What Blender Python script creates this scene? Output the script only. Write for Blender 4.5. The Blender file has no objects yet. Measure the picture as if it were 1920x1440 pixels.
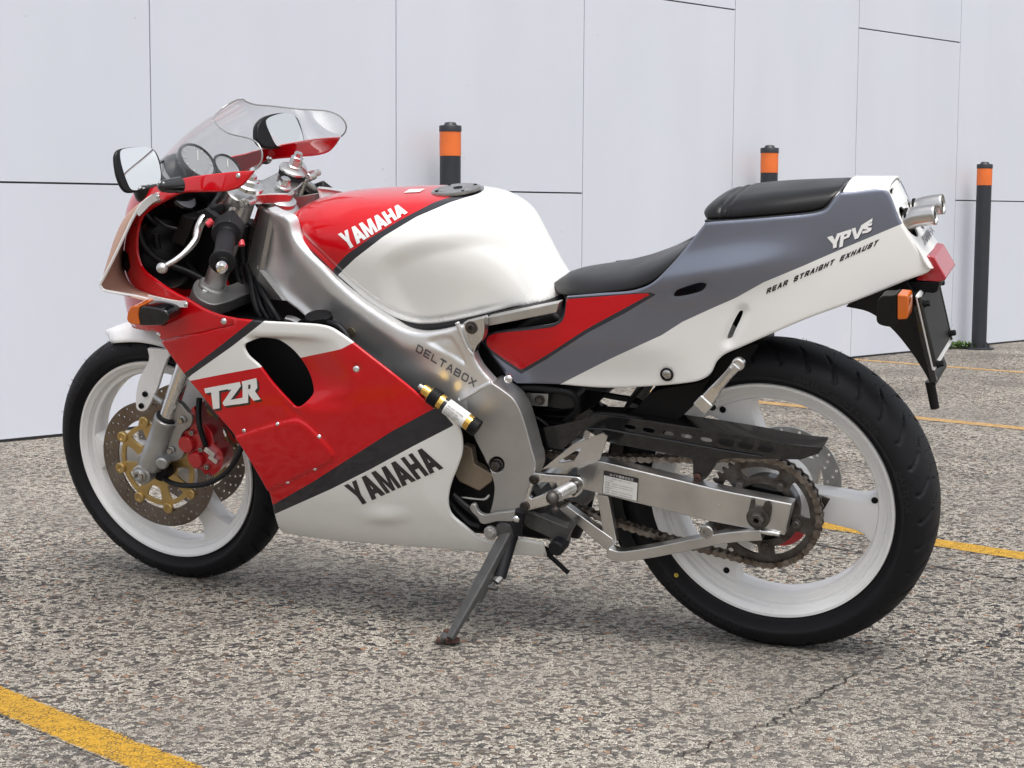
import bpy, bmesh, math, random
import numpy as np
from mathutils import Vector, Matrix, Quaternion
from mathutils.geometry import delaunay_2d_cdt
random.seed(7); rng=np.random.default_rng(7)
R=math.radians; PI=math.pi
SC=bpy.context.scene
COL=SC.collection

# ------------------------------------------------------------------ camera
CP=np.array([0.85225661,-3.16180945,0.82220014])      # camera place (m)
YAW,PIT,ROL,FPX,LEAN,STEER=-0.42633757,0.10014623,-0.00580443,3165.768,0.23494863,-0.0206974
def _axes():
    fw=np.array([math.sin(YAW)*math.cos(PIT),math.cos(YAW)*math.cos(PIT),-math.sin(PIT)])
    rt=np.array([math.cos(YAW),-math.sin(YAW),0.0]); dn=-np.cross(rt,fw)
    return fw, rt*math.cos(ROL)+dn*math.sin(ROL), -rt*math.sin(ROL)+dn*math.cos(ROL)
FW,RT,DN=_axes()
cd=bpy.data.cameras.new('camera'); cam=bpy.data.objects.new('camera',cd); COL.objects.link(cam)
cd.sensor_width=36; cd.lens=FPX*36/1920; cd.clip_start=.05; cd.clip_end=1500
M=Matrix(((RT[0],-DN[0],-FW[0],CP[0]),(RT[1],-DN[1],-FW[1],CP[1]),(RT[2],-DN[2],-FW[2],CP[2]),(0,0,0,1)))
cam.matrix_world=M; SC.camera=cam

# ------------------------------------------------------------------ light
SUN_EL,SUN_AZ=R(68),R(135)      # azimuth measured from +Y clockwise
w=bpy.data.worlds.new('World'); SC.world=w; w.use_nodes=True
nt=w.node_tree; bg=nt.nodes['Background']
sky=nt.nodes.new('ShaderNodeTexSky'); sky.sky_type='NISHITA'; sky.sun_disc=False
sky.sun_elevation=SUN_EL; sky.sun_rotation=SUN_AZ; sky.air_density=1.0; sky.dust_density=4.0; sky.ozone_density=1.0
hs=nt.nodes.new('ShaderNodeHueSaturation'); hs.inputs['Saturation'].default_value=.22
nt.links.new(sky.outputs[0],hs.inputs['Color']); nt.links.new(hs.outputs[0],bg.inputs['Color'])
bg.inputs['Strength'].default_value=0.14
sl=bpy.data.lights.new('sun','SUN'); sl.energy=1.15; sl.angle=R(30); sl.color=(1,.965,.92)
so=bpy.data.objects.new('sun',sl); COL.objects.link(so)
sd=Vector((math.sin(SUN_AZ)*math.cos(SUN_EL),math.cos(SUN_AZ)*math.cos(SUN_EL),math.sin(SUN_EL)))
so.rotation_euler=sd.to_track_quat('Z','Y').to_euler(); so.location=(0,0,8)
SC.view_settings.view_transform='Standard'; SC.view_settings.look='None'
SC.view_settings.exposure=0.62; SC.view_settings.gamma=1

# ------------------------------------------------------------------ measuring helpers (bike frame: x to the tail, -y left side, z up; leaned on its stand)
CL,SL=math.cos(LEAN),math.sin(LEAN)
def w2b(X): X=np.asarray(X,float); return np.stack([X[...,0],X[...,1]*CL+X[...,2]*SL,-X[...,1]*SL+X[...,2]*CL],-1)
def b2w(X): X=np.asarray(X,float); return np.stack([X[...,0],X[...,1]*CL-X[...,2]*SL,X[...,2]*CL+X[...,1]*SL],-1)
CB=w2b(CP)
def ray(u,v):
    u=np.asarray(u,float); v=np.asarray(v,float)
    return FW+RT*((u-960)/FPX)[...,None]+DN*((v-720)/FPX)[...,None]
def prj(X):
    D=b2w(X)-CP; z=D@FW
    return np.stack([960+FPX*(D@RT)/z,720+FPX*(D@DN)/z],-1)
def P(u,v,y):
    D=w2b(ray(u,v)); y=np.asarray(y,float); t=(y-CB[1])/D[...,1]; return CB+D*t[...,None]
def G(u,v,z=0.0):
    D=ray(u,v); t=(z-CP[2])/D[...,2]; return CP+D*np.asarray(t)[...,None]
_RK=R(25); _SA=np.array([math.sin(_RK),0,math.cos(_RK)]); _S0=np.array([-1.475,0,0])
def steer(X):
    s=STEER; D=np.asarray(X,float)-_S0
    return _S0+D*math.cos(s)+np.cross(_SA,D)*math.sin(s)+(D@_SA)[...,None]*_SA*(1-math.cos(s))

# ------------------------------------------------------------------ curves
def smooth(pts,step=3.0,closed=True):
    """Catmull-Rom through points; a point with a third item 'c' is a corner."""
    P_=[np.array(p[:2],float) for p in pts]; cr=[len(p)>2 for p in pts]; n=len(P_)
    if all(cr): pass
    out=[]
    rngi=range(n if closed else n-1)
    for i in rngi:
        p1,p2=P_[i],P_[(i+1)%n]
        p0=P_[(i-1)%n] if (closed or i>0) else p1
        p3=P_[(i+2)%n] if (closed or i+2<n) else p2
        if cr[i]: p0=p1-(p2-p1)
        if cr[(i+1)%n]: p3=p2+(p2-p1)
        L=np.linalg.norm(p2-p1)
        if L<1e-9: continue
        k=max(1,int(L/step))
        if cr[i] and cr[(i+1)%n]: k=max(1,int(L/(step*2)))
        d1=np.linalg.norm(p1-p0)**.5 or 1; d2=L**.5; d3=np.linalg.norm(p3-p2)**.5 or 1
        m1=(p1-p0)/d1-(p2-p0)/(d1+d2)+(p2-p1)/d2; m2=(p2-p1)/d2-(p3-p1)/(d2+d3)+(p3-p2)/d3
        m1*=d2; m2*=d2
        for j in range(k):
            t=j/k; h00=2*t**3-3*t**2+1; h10=t**3-2*t**2+t; h01=-2*t**3+3*t**2; h11=t**3-t**2
            out.append(h00*p1+h10*m1+h01*p2+h11*m2)
    if not closed: out.append(P_[-1])
    return np.array(out)
def smooth3(pts,n=8):
    P_=[np.array(p,float) for p in pts]; out=[]
    for i in range(len(P_)-1):
        p1,p2=P_[i],P_[i+1]; p0=P_[i-1] if i else 2*p1-p2; p3=P_[i+2] if i+2<len(P_) else 2*p2-p1
        for j in range(n):
            t=j/n; out.append(.5*((2*p1)+(-p0+p2)*t+(2*p0-5*p1+4*p2-p3)*t*t+(-p0+3*p1-3*p2+p3)*t**3))
    out.append(P_[-1]); return np.array(out)
def sfun(xs,ys,s=.02):
    xs=np.array(xs,float); ys=np.array(ys,float)
    g=np.linspace(xs[0]-.1,xs[-1]+.1,600)
    sl0=(ys[1]-ys[0])/(xs[1]-xs[0]); sl1=(ys[-1]-ys[-2])/(xs[-1]-xs[-2])
    v=np.interp(g,xs,ys); v=np.where(g<xs[0],ys[0]+sl0*(g-xs[0]),v); v=np.where(g>xs[-1],ys[-1]+sl1*(g-xs[-1]),v)
    dx=g[1]-g[0]; k=np.arange(-int(3*s/dx)-1,int(3*s/dx)+2)*dx; wt=np.exp(-k*k/(2*s*s)); wt/=wt.sum()
    pad=len(k)//2; vp=np.concatenate([v[0]+(np.arange(-pad,0))*(v[1]-v[0]),v,v[-1]+np.arange(1,pad+1)*(v[-1]-v[-2])])
    v=np.convolve(vp,wt,'valid')
    return lambda x: np.interp(x,g,v)
def inside(pts,poly):
    x,y=pts[:,0],pts[:,1]; c=np.zeros(len(pts),bool); n=len(poly)
    for i in range(n):
        x1,y1=poly[i]; x2,y2=poly[(i+1)%n]
        if y1==y2: continue
        m=((y1>y)!=(y2>y)); c^=m&(x<(x2-x1)*(y-y1)/(y2-y1)+x1)
    return c
def pdist(pts,poly,closed=True):
    d=np.full(len(pts),1e9); n=len(poly)
    for i in range(n if closed else n-1):
        a=poly[i]; b=poly[(i+1)%n]; ab=b-a; L=ab@ab
        if L<1e-14: continue
        t=np.clip(((pts-a)@ab)/L,0,1); q=a+t[:,None]*ab
        d=np.minimum(d,np.hypot(*(pts-q).T))
    return d
def sdist(pts,poly): d=pdist(pts,poly); return np.where(inside(pts,poly),-d,d)
def sstep(t): t=np.clip(t,0,1); return t*t*(3-2*t)

# ------------------------------------------------------------------ scene helpers
def props(o,label=None,cat=None,group=None,kind=None):
    if label:o['label']=label
    if cat:o['category']=cat
    if group:o['group']=group
    if kind:o['kind']=kind
    return o
def thing(name,label,cat,loc=(0,0,0),group=None):
    o=bpy.data.objects.new(name,None); COL.objects.link(o); o.location=loc; o.empty_display_size=.1
    return props(o,label,cat,group)
def link(name,me,mats,parent=None,smooth_=True,ang=38,bevel=0,seg=2,label=None):
    if not isinstance(mats,(list,tuple)): mats=[mats]
    for m in mats: me.materials.append(m)
    o=bpy.data.objects.new(name,me); COL.objects.link(o)
    if parent: o.parent=parent
    if smooth_:
        me.polygons.foreach_set('use_smooth',[True]*len(me.polygons))
        if not bevel: me.set_sharp_from_angle(angle=R(ang))
    if bevel:
        b=o.modifiers.new('bevel','BEVEL'); b.width=bevel; b.segments=seg; b.limit_method='ANGLE'; b.angle_limit=R(32); b.harden_normals=True
    if label: o['label']=label
    return o
class MB:
    """collects pieces into ONE mesh"""
    def __init__(s): s.v=[]; s.f=[]; s.m=[]; s.n=0
    def add(s,v,f,m=0):
        v=np.asarray(v,float); s.v.append(v); s.f+= [tuple(int(i)+s.n for i in q) for q in f]; s.m+=[m]*len(f); s.n+=len(v); return s
    def build(s,name,mats,parent=None,fix=True,**k):
        me=bpy.data.meshes.new(name); me.from_pydata(np.concatenate(s.v).tolist(),[],s.f)
        me.polygons.foreach_set('material_index',s.m)
        if fix:
            bm=bmesh.new(); bm.from_mesh(me); bmesh.ops.recalc_face_normals(bm,faces=bm.faces); bm.to_mesh(me); bm.free()
        me.update(); return link(name,me,mats,parent,**k)
def frame_of(t):
    t=t/np.linalg.norm(t); h=np.array([0,0,1.]) if abs(t[2])<.9 else np.array([1.,0,0])
    a=np.cross(h,t); a/=np.linalg.norm(a); return a,np.cross(t,a)
def tube(mb,pts,r,n=10,m=0,caps=True,sm=0,rect=None,flat=None):
    pts=smooth3(pts,sm) if sm else np.array(pts,float)
    if np.ndim(r)==0: r=np.full(len(pts),float(r))
    else: r=np.interp(np.linspace(0,1,len(pts)),np.linspace(0,1,len(r)),r)
    T=np.gradient(pts,axis=0); T/=np.linalg.norm(T,axis=1)[:,None]
    a,b=frame_of(T[0]); V=[]
    if flat is not None: a=np.array(flat,float); a-=a@T[0]*T[0]; a/=np.linalg.norm(a); b=np.cross(T[0],a)
    th=np.arange(n)/n*2*PI; 
    if rect: cs=np.array([(-1,-1),(1,-1),(1,1),(-1,1)])*np.array(rect)/2
    for i in range(len(pts)):
        a=a-(a@T[i])*T[i]; a/=np.linalg.norm(a); b=np.cross(T[i],a)
        if rect: V+= [pts[i]+(c[0]*a+c[1]*b)*r[i] for c in cs]
        else: V+= [pts[i]+r[i]*(math.cos(t)*a+math.sin(t)*b) for t in th]
    n_=4 if rect else n; F=[]
    for i in range(len(pts)-1):
        for j in range(n_): k=(j+1)%n_; F.append((i*n_+j,i*n_+k,(i+1)*n_+k,(i+1)*n_+j))
    if caps: F.append(tuple(range(n_))[::-1]); F.append(tuple(range((len(pts)-1)*n_,len(pts)*n_)))
    mb.add(V,F,m); return mb
def lathe(mb,prof,c,axis,n=32,m=0,closed=False,fn=None):
    """prof: list of (radius, height along axis)"""
    axis=np.array(axis,float); axis/=np.linalg.norm(axis); a,b=frame_of(axis); c=np.array(c,float); k=len(prof); V=[]
    for i in range(n):
        t=i/n*2*PI; d=math.cos(t)*a+math.sin(t)*b
        V+= [c+d*p[0]+axis*p[1] for p in prof]
    V=np.array(V)
    if fn: V=fn(V)
    F=[]
    for i in range(n):
        j=(i+1)%n
        for q in range(k if closed else k-1): F.append((i*k+q,j*k+q,j*k+(q+1)%k,i*k+(q+1)%k))
    if not closed:
        if prof[0][0]>1e-6: F.append(tuple(i*k for i in range(n)))
        if prof[-1][0]>1e-6: F.append(tuple(i*k+k-1 for i in range(n))[::-1])
    mb.add(V,F,m); return mb
def cyl(mb,c,axis,r,h,n=24,m=0,bv=0):
    if bv: pr=[(r-bv,-h/2),(r,-h/2+bv),(r,h/2-bv),(r-bv,h/2)]
    else: pr=[(r,-h/2),(r,h/2)]
    return lathe(mb,pr,c,axis,n,m)
def box(mb,c,s,rot=None,m=0):
    s=np.array(s)/2; V=np.array([(x,y,z) for x in(-1,1) for y in(-1,1) for z in(-1,1)])*s
    if rot is not None: V=V@np.array(Matrix.Rotation(rot[1],3,rot[0])).T
    mb.add(V+np.array(c),[(0,1,3,2),(4,6,7,5),(0,4,5,1),(2,3,7,6),(0,2,6,4),(1,5,7,3)],m); return mb
def ellip(mb,c,r,m=0,n=20,k=10):
    V=[];F=[]
    for i in range(k+1):
        p=-PI/2+PI*i/k
        for j in range(n): t=2*PI*j/n; V.append((c[0]+r[0]*math.cos(p)*math.cos(t),c[1]+r[1]*math.cos(p)*math.sin(t),c[2]+r[2]*math.sin(p)))
    for i in range(k):
        for j in range(n): q=(j+1)%n; F.append((i*n+j,i*n+q,(i+1)*n+q,(i+1)*n+j))
    mb.add(V,F,m); return mb
def bolt(mb,c,axis,r,h,kind='hex',m=0,m2=None):
    axis=np.array(axis,float); axis/=np.linalg.norm(axis); c=np.array(c,float)
    if kind=='hex':
        lathe(mb,[(r*1.25,0),(r*1.25,h*.25),(r*1.12,h*.3)],c,axis,20,m)
        lathe(mb,[(r,h*.25),(r,h*.85),(r*.85,h)],c,axis,6,m)
    elif kind=='dome':
        lathe(mb,[(r,0),(r*.97,h*.4),(r*.75,h*.8),(r*.35,h),(r*.3,h*.55),(0,h*.5)],c,axis,16,m)
    elif kind=='cap':
        lathe(mb,[(r,0),(r,h*.9),(r*.9,h),(r*.55,h),(r*.5,h*.4),(0,h*.4)],c,axis,18,m)
    return mb

# ------------------------------------------------------------------ surfaces + panels
class Surf:
    def __init__(s,f,ar,br,scale=(1,1),n=(90,90)):
        s.f=f; s.ar=ar; s.br=br; s.sc=np.array(scale,float)
        A,B=np.meshgrid(np.linspace(*ar,n[0]),np.linspace(*br,n[1])); s.A=A.ravel(); s.B=B.ravel(); s.Q=prj(f(s.A,s.B))
    def inv(s,px):
        px=np.atleast_2d(np.asarray(px,float))[:,:2]; out=[]
        idx=[np.argmin(((s.Q-p)**2).sum(1)) for p in px]
        ab=np.stack([s.A[idx],s.B[idx]],-1)
        for _ in range(14):
            q=prj(s.f(ab[:,0],ab[:,1])); e=px-q; h=1e-5
            ja=(prj(s.f(ab[:,0]+h,ab[:,1]))-q)/h; jb=(prj(s.f(ab[:,0],ab[:,1]+h))-q)/h
            det=ja[:,0]*jb[:,1]-ja[:,1]*jb[:,0]; det=np.where(abs(det)<1e-3,1e-3,det)
            da=(e[:,0]*jb[:,1]-e[:,1]*jb[:,0])/det; db=(ja[:,0]*e[:,1]-ja[:,1]*e[:,0])/det
            st=np.stack([da,db],-1); mx=np.array([abs(s.ar[1]-s.ar[0]),abs(s.br[1]-s.br[0])])*.08
            ab=ab+np.clip(st,-mx,mx)*.9
            ab[:,0]=np.clip(ab[:,0],s.ar[0]-.02,s.ar[1]+.02); ab[:,1]=np.clip(ab[:,1],s.br[0]-.02,s.br[1]+.02)
        return ab
    def at(s,px): ab=s.inv(px); return s.f(ab[:,0],ab[:,1])
    def nrm(s,ab,h=1e-4):
        a,b=ab[:,0],ab[:,1]; ja=s.f(a+h,b)-s.f(a-h,b); jb=s.f(a,b+h)-s.f(a,b-h)
        n=np.cross(ja,jb); n/=np.linalg.norm(n,axis=1)[:,None]+1e-12
        X=s.f(a,b); n[(n*(CB-X)).sum(1)<0]*=-1; return n,X
def HS(g,xr,zr,n=(90,90)):
    return Surf(lambda a,b: np.stack([a,g(a,b),b],-1),xr,zr,(1,1),n)
def flat(y,xr=(-1.6,.5),zr=(0,1.2)): return HS(lambda a,b: np.full_like(a,y),xr,zr)
def triangulate(loops,pts,keep_poly,holes):
    V=[tuple(map(float,p)) for L in loops for p in L]; E=[]; o=0
    for L in loops: E+=[(o+i,o+(i+1)%len(L)) for i in range(len(L))]; o+=len(L)
    V+=[tuple(map(float,p)) for p in pts]
    r=delaunay_2d_cdt([Vector(v) for v in V],E,[],0,1e-7)
    ov=np.array([tuple(v) for v in r[0]]); of=[f for f in r[2]]
    c=np.array([ov[list(f)].mean(0) for f in of]); k=inside(c,keep_poly)
    for h in holes: k&=~inside(c,h)
    return ov,[f for f,q in zip(of,k) if q]
def grid_in(poly,holes,h,edge=.45):
    mn,mx=poly.min(0),poly.max(0); xs=np.arange(mn[0],mx[0],h); ys=np.arange(mn[1],mx[1],h*.866)
    X,Y=np.meshgrid(xs,ys); X[1::2]+=h/2; p=np.stack([X.ravel(),Y.ravel()],-1); p=p[inside(p,poly)]
    if len(p): p=p[pdist(p,poly)>h*edge]
    for q in holes:
        if len(p): p=p[(~inside(p,q))&(pdist(p,q)>h*edge)]
    return p
def rings(loops,keep,holes,offs):
    out=[]
    for L in loops:
        for d in offs:
            n=len(L); t=np.roll(L,-1,0)-np.roll(L,1,0); t/=np.linalg.norm(t,axis=1)[:,None]+1e-9; nn=np.stack([-t[:,1],t[:,0]],-1)
            for sgn in(1,-1):
                q=L+nn*d*sgn; q=q[inside(q,keep)]
                for hh in holes:
                    if len(q): q=q[~inside(q,hh)]
                if len(q):
                    dd=np.min([pdist(q,l2) for l2 in loops],0); q=q[dd>d*.85]; out.append(q)
    return np.concatenate(out) if out else np.zeros((0,2))
def panel(name,surf,outline,mats,parent=None,holes=(),h=.008,thick=.003,roll=0,rollh=True,px=True,mirror=None,disp=None,attrs=None,off=0,label=None,ang=45,back=True,xr=(),inner=None,extra=None):
    """sheet cut out of a surface. outline/holes: pixel loops (already smoothed) or (a,b) loops; mirror: None | 'copy' (other side only) | 'sym' (loop covers both)"""
    S=surf.sc
    L=(surf.inv(outline) if px else np.asarray(outline,float))*S; H=[(surf.inv(q) if px else np.asarray(q,float))*S for q in holes]
    loops=[L]+H; pts=[grid_in(L,H,h)]
    if roll: pts.append(rings(loops if rollh else [L],L,H,[roll*.12,roll*.35,roll*.65,roll]))
    if len(xr): pts.append(rings([L],L,H,xr))
    if extra is not None:
        e_=surf.inv(extra)*S; e_=e_[inside(e_,L)&(pdist(e_,L)>roll+.001)]
        for q in H: e_=e_[~inside(e_,q)&(pdist(e_,q)>roll+.001)]
        pts[0]=pts[0][np.array([np.hypot(*(e_-p_).T).min() for p_ in pts[0]])>.0022]; pts.append(e_)
    pts=np.concatenate(pts); ov,of=triangulate(loops,pts,L,H)
    ab=ov/S
    mir=None
    if mirror=='sym': ab_eval=ab.copy()
    nr,X=surf.nrm(ab) if mirror!='sym' else (None,surf.f(ab[:,0],ab[:,1]))
    if mirror=='sym':
        hh=1e-4; ja=surf.f(ab[:,0]+hh,ab[:,1])-surf.f(ab[:,0]-hh,ab[:,1]); jb=surf.f(ab[:,0],ab[:,1]+hh)-surf.f(ab[:,0],ab[:,1]-hh)
        nr=np.cross(ja,jb); nr/=np.linalg.norm(nr,axis=1)[:,None]+1e-12
        cen=X.mean(0)*[1,0,1]; 
        if ((nr*(X-cen)).sum(1)).mean()<0: nr=-nr
    q=X.copy()
    if mirror=='sym': q[:,1]=-abs(q[:,1])
    pxv=prj(q)
    if disp is not None: X=X-nr*disp(pxv,q)[:,None]
    if roll:
        d=pdist(ov,L); 
        if rollh:
            for hq in H: d=np.minimum(d,pdist(ov,hq))
        t=np.clip(1-d/roll,0,1); X=X-nr*(roll*.6*(1-np.sqrt(np.clip(1-t*t,0,1))))[:,None]
    X=X+nr*off
    n=len(X); F=[tuple(f) for f in of]
    if mirror=='copy': X=X*[1,-1,1]; nr=nr*[1,-1,1]
    me=bpy.data.meshes.new(name)
    V=X
    if thick:
        V=np.concatenate([X,X-nr*thick]); cnt={}
        for f in F:
            for i in range(len(f)):
                e=(f[i],f[(i+1)%len(f)]); cnt[e]=1
        be=[e for e in cnt if (e[1],e[0]) not in cnt]
        F2=[tuple(i+n for i in reversed(f)) for f in F] if back else []
        F=F+F2+[(e[1],e[0],e[0]+n,e[1]+n) for e in be]
    me.from_pydata(V.tolist(),[],F)
    # consistent orientation: compare first face with nr
    nb_=len(F)
    f=F[0]; fn=np.cross(V[f[1]]-V[f[0]],V[f[2]]-V[f[0]])
    if fn@nr[f[0]]<0: me.flip_normals()
    if attrs:
        for k_,poly in attrs.items():
            d=sdist(pxv,np.asarray(poly,float)); d=np.concatenate([d,d]) if thick else d
            a=me.attributes.new(k_,'FLOAT','POINT'); a.data.foreach_set('value',d.astype(np.float32))
    o=link(name,me,[mats,inner] if inner else mats,parent,ang=ang,label=label)
    if inner and thick: n1=len(of); me.polygons.foreach_set('material_index',[0]*n1+[1]*n1+[0]*(nb_-2*n1))
    return o
def plate(name,outline,y,t,mats,parent=None,holes=(),bevel=.0012,px=True,step=2.5,mirror=False,xf=None,label=None,seg=2):
    """flat part: outline in pixels on the plane y (its outer, left face), t thick inwards"""
    f=(lambda q: P(np.asarray(q)[:,0],np.asarray(q)[:,1],y)[:,[0,2]]) if px else (lambda q: np.asarray(q,float))
    L=f(outline); H=[f(h) for h in holes]
    ov,of=triangulate([L]+H,np.zeros((0,2)),L,H); n=len(ov)
    V=np.concatenate([np.stack([ov[:,0],np.full(n,y),ov[:,1]],-1),np.stack([ov[:,0],np.full(n,y+t),ov[:,1]],-1)])
    cnt={(f_[i],f_[(i+1)%3]) for f_ in of for i in range(3)}; be=[e for e in cnt if (e[1],e[0]) not in cnt]
    F=[tuple(f_) for f_ in of]+[tuple(i+n for i in reversed(f_)) for f_ in of]+[(e[1],e[0],e[0]+n,e[1]+n) for e in be]
    if mirror: V=V*[1,-1,1]
    if xf is not None: V=xf(V)
    me=bpy.data.meshes.new(name); me.from_pydata(V.tolist(),[],F)
    bm=bmesh.new(); bm.from_mesh(me); bmesh.ops.recalc_face_normals(bm,faces=bm.faces)
    bmesh.ops.dissolve_limit(bm,angle_limit=.01,verts=bm.verts,edges=bm.edges)
    bm.to_mesh(me); bm.free()
    return link(name,me,mats,parent,bevel=bevel,seg=seg,label=label)
def dsurf(f,disp,ar,br,scale=(1,1),n=(120,100)):
    def g(a,b):
        X=f(a,b); sh=X.shape; d=disp(prj(X.reshape(-1,3)),X.reshape(-1,3)).reshape(sh[:-1]); h=1e-4
        ja=f(a+h,b)-X; jb=f(a,b+h)-X; n_=np.cross(ja,jb); n_/=np.linalg.norm(n_,axis=-1)[...,None]; n_=np.where((n_*(CB-X)).sum(-1)[...,None]<0,-n_,n_); return X-n_*d[...,None]
    return Surf(g,ar,br,scale,n)
def circle(c,r,n=24,px=True,ry=None):
    t=np.arange(n)/n*2*PI; return np.stack([c[0]+r*np.cos(t),c[1]+(ry or r)*np.sin(t)],-1)
def decal(name,surf,polys,mat_,parent,off=.0006,px=True,mirror=None,h=.006,step=None):
    """lettering: union of polygons laid on a surface"""
    S=surf.sc; V=[];Fc=[]
    for p in polys:
        q=np.asarray(p,float); 
        # densify edges
        d=[]
        for i in range(len(q)):
            a,b=q[i],q[(i+1)%len(q)]; k=max(1,int(np.linalg.norm(b-a)/(step or 6))); d+=[a+(b-a)*j/k for j in range(k)]
        q=surf.inv(d)*S if px else np.array(d)*S
        if (q[:,0]*np.roll(q[:,1],-1)-np.roll(q[:,0],-1)*q[:,1]).sum()<0: q=q[::-1]
        Fc.append(list(range(len(V),len(V)+len(q)))); V+=[Vector(x) for x in q]
    r=delaunay_2d_cdt(V,[],Fc,1,1e-8); ov=np.array([tuple(v) for v in r[0]]); ab=ov/S
    nr,X=surf.nrm(ab); X=X+nr*off
    if mirror: X=X*[1,-1,1]
    ff=[tuple(f) for f,o_ in zip(r[2],r[5]) if len(o_)]
    me=bpy.data.meshes.new(name); me.from_pydata(X.tolist(),[],ff)
    f=ff[0]; fn=np.cross(X[f[1]]-X[f[0]],X[f[2]]-X[f[0]]); n0=nr[f[0]]*([1,-1,1] if mirror else [1,1,1])
    if fn@n0<0: me.flip_normals()
    o=link(name,me,mat_,parent); return o
# ------------------------------------------------------------------ materials
def mat(name,col=(.5,.5,.5),rough=.5,metal=0,coat=0,coat_r=.03,spec=.5,bump=0,bscale=200,rvar=0,emis=None,cvar=0,cvscale=8,aniso=0,col2=None):
    m=bpy.data.materials.new(name); m.use_nodes=True; t=m.node_tree; b=t.nodes['Principled BSDF']; L=t.links.new
    b.inputs['Base Color'].default_value=(*col,1); b.inputs['Roughness'].default_value=rough; b.inputs['Metallic'].default_value=metal
    b.inputs['Coat Weight'].default_value=coat; b.inputs['Coat Roughness'].default_value=coat_r; b.inputs['Specular IOR Level'].default_value=spec
    if aniso: b.inputs['Anisotropic'].default_value=aniso
    if emis: b.inputs['Emission Color'].default_value=(*emis,1); b.inputs['Emission Strength'].default_value=1
    if bump or rvar or cvar:
        tc=t.nodes.new('ShaderNodeTexCoord')
    if bump:
        n=t.nodes.new('ShaderNodeTexNoise'); n.inputs['Scale'].default_value=bscale; n.inputs['Detail'].default_value=4
        bp=t.nodes.new('ShaderNodeBump'); bp.inputs['Strength'].default_value=bump; bp.inputs['Distance'].default_value=.001
        L(tc.outputs['Object'],n.inputs['Vector']); L(n.outputs[0],bp.inputs['Height']); L(bp.outputs[0],b.inputs['Normal'])
    if rvar:
        n=t.nodes.new('ShaderNodeTexNoise'); n.inputs['Scale'].default_value=9; n.inputs['Detail'].default_value=5
        r=t.nodes.new('ShaderNodeMapRange'); r.inputs[3].default_value=max(0,rough-rvar); r.inputs[4].default_value=rough+rvar; r.inputs[1].default_value=.3; r.inputs[2].default_value=.7
        L(tc.outputs['Object'],n.inputs['Vector']); L(n.outputs[0],r.inputs[0]); L(r.outputs[0],b.inputs['Roughness'])
    if cvar:
        n=t.nodes.new('ShaderNodeTexNoise'); n.inputs['Scale'].default_value=cvscale; n.inputs['Detail'].default_value=3; n.inputs['Roughness'].default_value=.5
        r=t.nodes.new('ShaderNodeMapRange'); r.inputs[1].default_value=.3; r.inputs[2].default_value=.75
        x=t.nodes.new('ShaderNodeMix'); x.data_type='RGBA'; x.inputs['A'].default_value=(*col,1); x.inputs['B'].default_value=(*(col2 or tuple(c*(1-cvar) for c in col)),1)
        L(tc.outputs['Object'],n.inputs['Vector']); L(n.outputs[0],r.inputs[0]); L(r.outputs[0],x.inputs['Factor']); L(x.outputs['Result'],b.inputs['Base Color'])
    return m
def livery(name,base,regions,rough=.32,coat=1.0,metal=0,metals=None):
    """base colour plus regions [(attribute,(r,g,b))...]: region shows where its attribute is negative"""
    m=bpy.data.materials.new(name); m.use_nodes=True; t=m.node_tree; b=t.nodes['Principled BSDF']; L=t.links.new
    b.inputs['Roughness'].default_value=rough; b.inputs['Coat Weight'].default_value=coat; b.inputs['Coat Roughness'].default_value=.07; b.inputs['Coat IOR'].default_value=1.42; b.inputs['Specular IOR Level'].default_value=.15
    cur=None; mc=None
    for i,(a,c) in enumerate(regions):
        at=t.nodes.new('ShaderNodeAttribute'); at.attribute_name=a
        lt=t.nodes.new('ShaderNodeMath'); lt.operation='LESS_THAN'; lt.inputs[1].default_value=0; L(at.outputs['Fac'],lt.inputs[0])
        x=t.nodes.new('ShaderNodeMix'); x.data_type='RGBA'; L(lt.outputs[0],x.inputs['Factor'])
        if cur is None: x.inputs['A'].default_value=(*base,1)
        else: L(cur,x.inputs['A'])
        x.inputs['B'].default_value=(*c[:3],1); cur=x.outputs['Result']
        y=t.nodes.new('ShaderNodeMix'); y.data_type='FLOAT'; L(lt.outputs[0],y.inputs['Factor'])
        if mc is None: y.inputs['A'].default_value=metal
        else: L(mc,y.inputs['A'])
        y.inputs['B'].default_value=c[3] if len(c)>3 else 0; mc=y.outputs['Result']
    if cur: L(cur,b.inputs['Base Color']); L(mc,b.inputs['Metallic'])
    else: b.inputs['Base Color'].default_value=(*base,1)
    tc=t.nodes.new('ShaderNodeTexCoord'); n=t.nodes.new('ShaderNodeTexNoise'); n.inputs['Scale'].default_value=26; n.inputs['Detail'].default_value=2
    bp=t.nodes.new('ShaderNodeBump'); bp.inputs['Strength'].default_value=.012; bp.inputs['Distance'].default_value=.002
    L(tc.outputs['Object'],n.inputs['Vector']); L(n.outputs[0],bp.inputs['Height']); L(bp.outputs[0],b.inputs['Coat Normal'])
    return m
RED=(.56,.0005,.006); WHT=(.80,.798,.775); CHR_=(.022,.022,.028); GRY=(.205,.222,.28,.78); DRK=(.022,.022,.03)
MT={}
MT['white']=mat('white_paint',(.86,.86,.86),.3,coat=.6,rvar=.05,cvar=.05,cvscale=7)
MT['pwhite']=mat('pearl_white_paint',WHT,.3,coat=1)
MT['red']=mat('red_paint',RED,.3,coat=1,coat_r=.05,spec=.15)
MT['tyre']=mat('tyre_rubber',(.0075,.0075,.0095),.58,bump=.25,bscale=420,spec=.24)
MT['mould']=mat('moulded_rubber',(.011,.011,.014),.45,spec=.32)
MT['rubber']=mat('black_rubber',(.007,.007,.009),.5,spec=.28,bump=.2,bscale=500)
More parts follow.
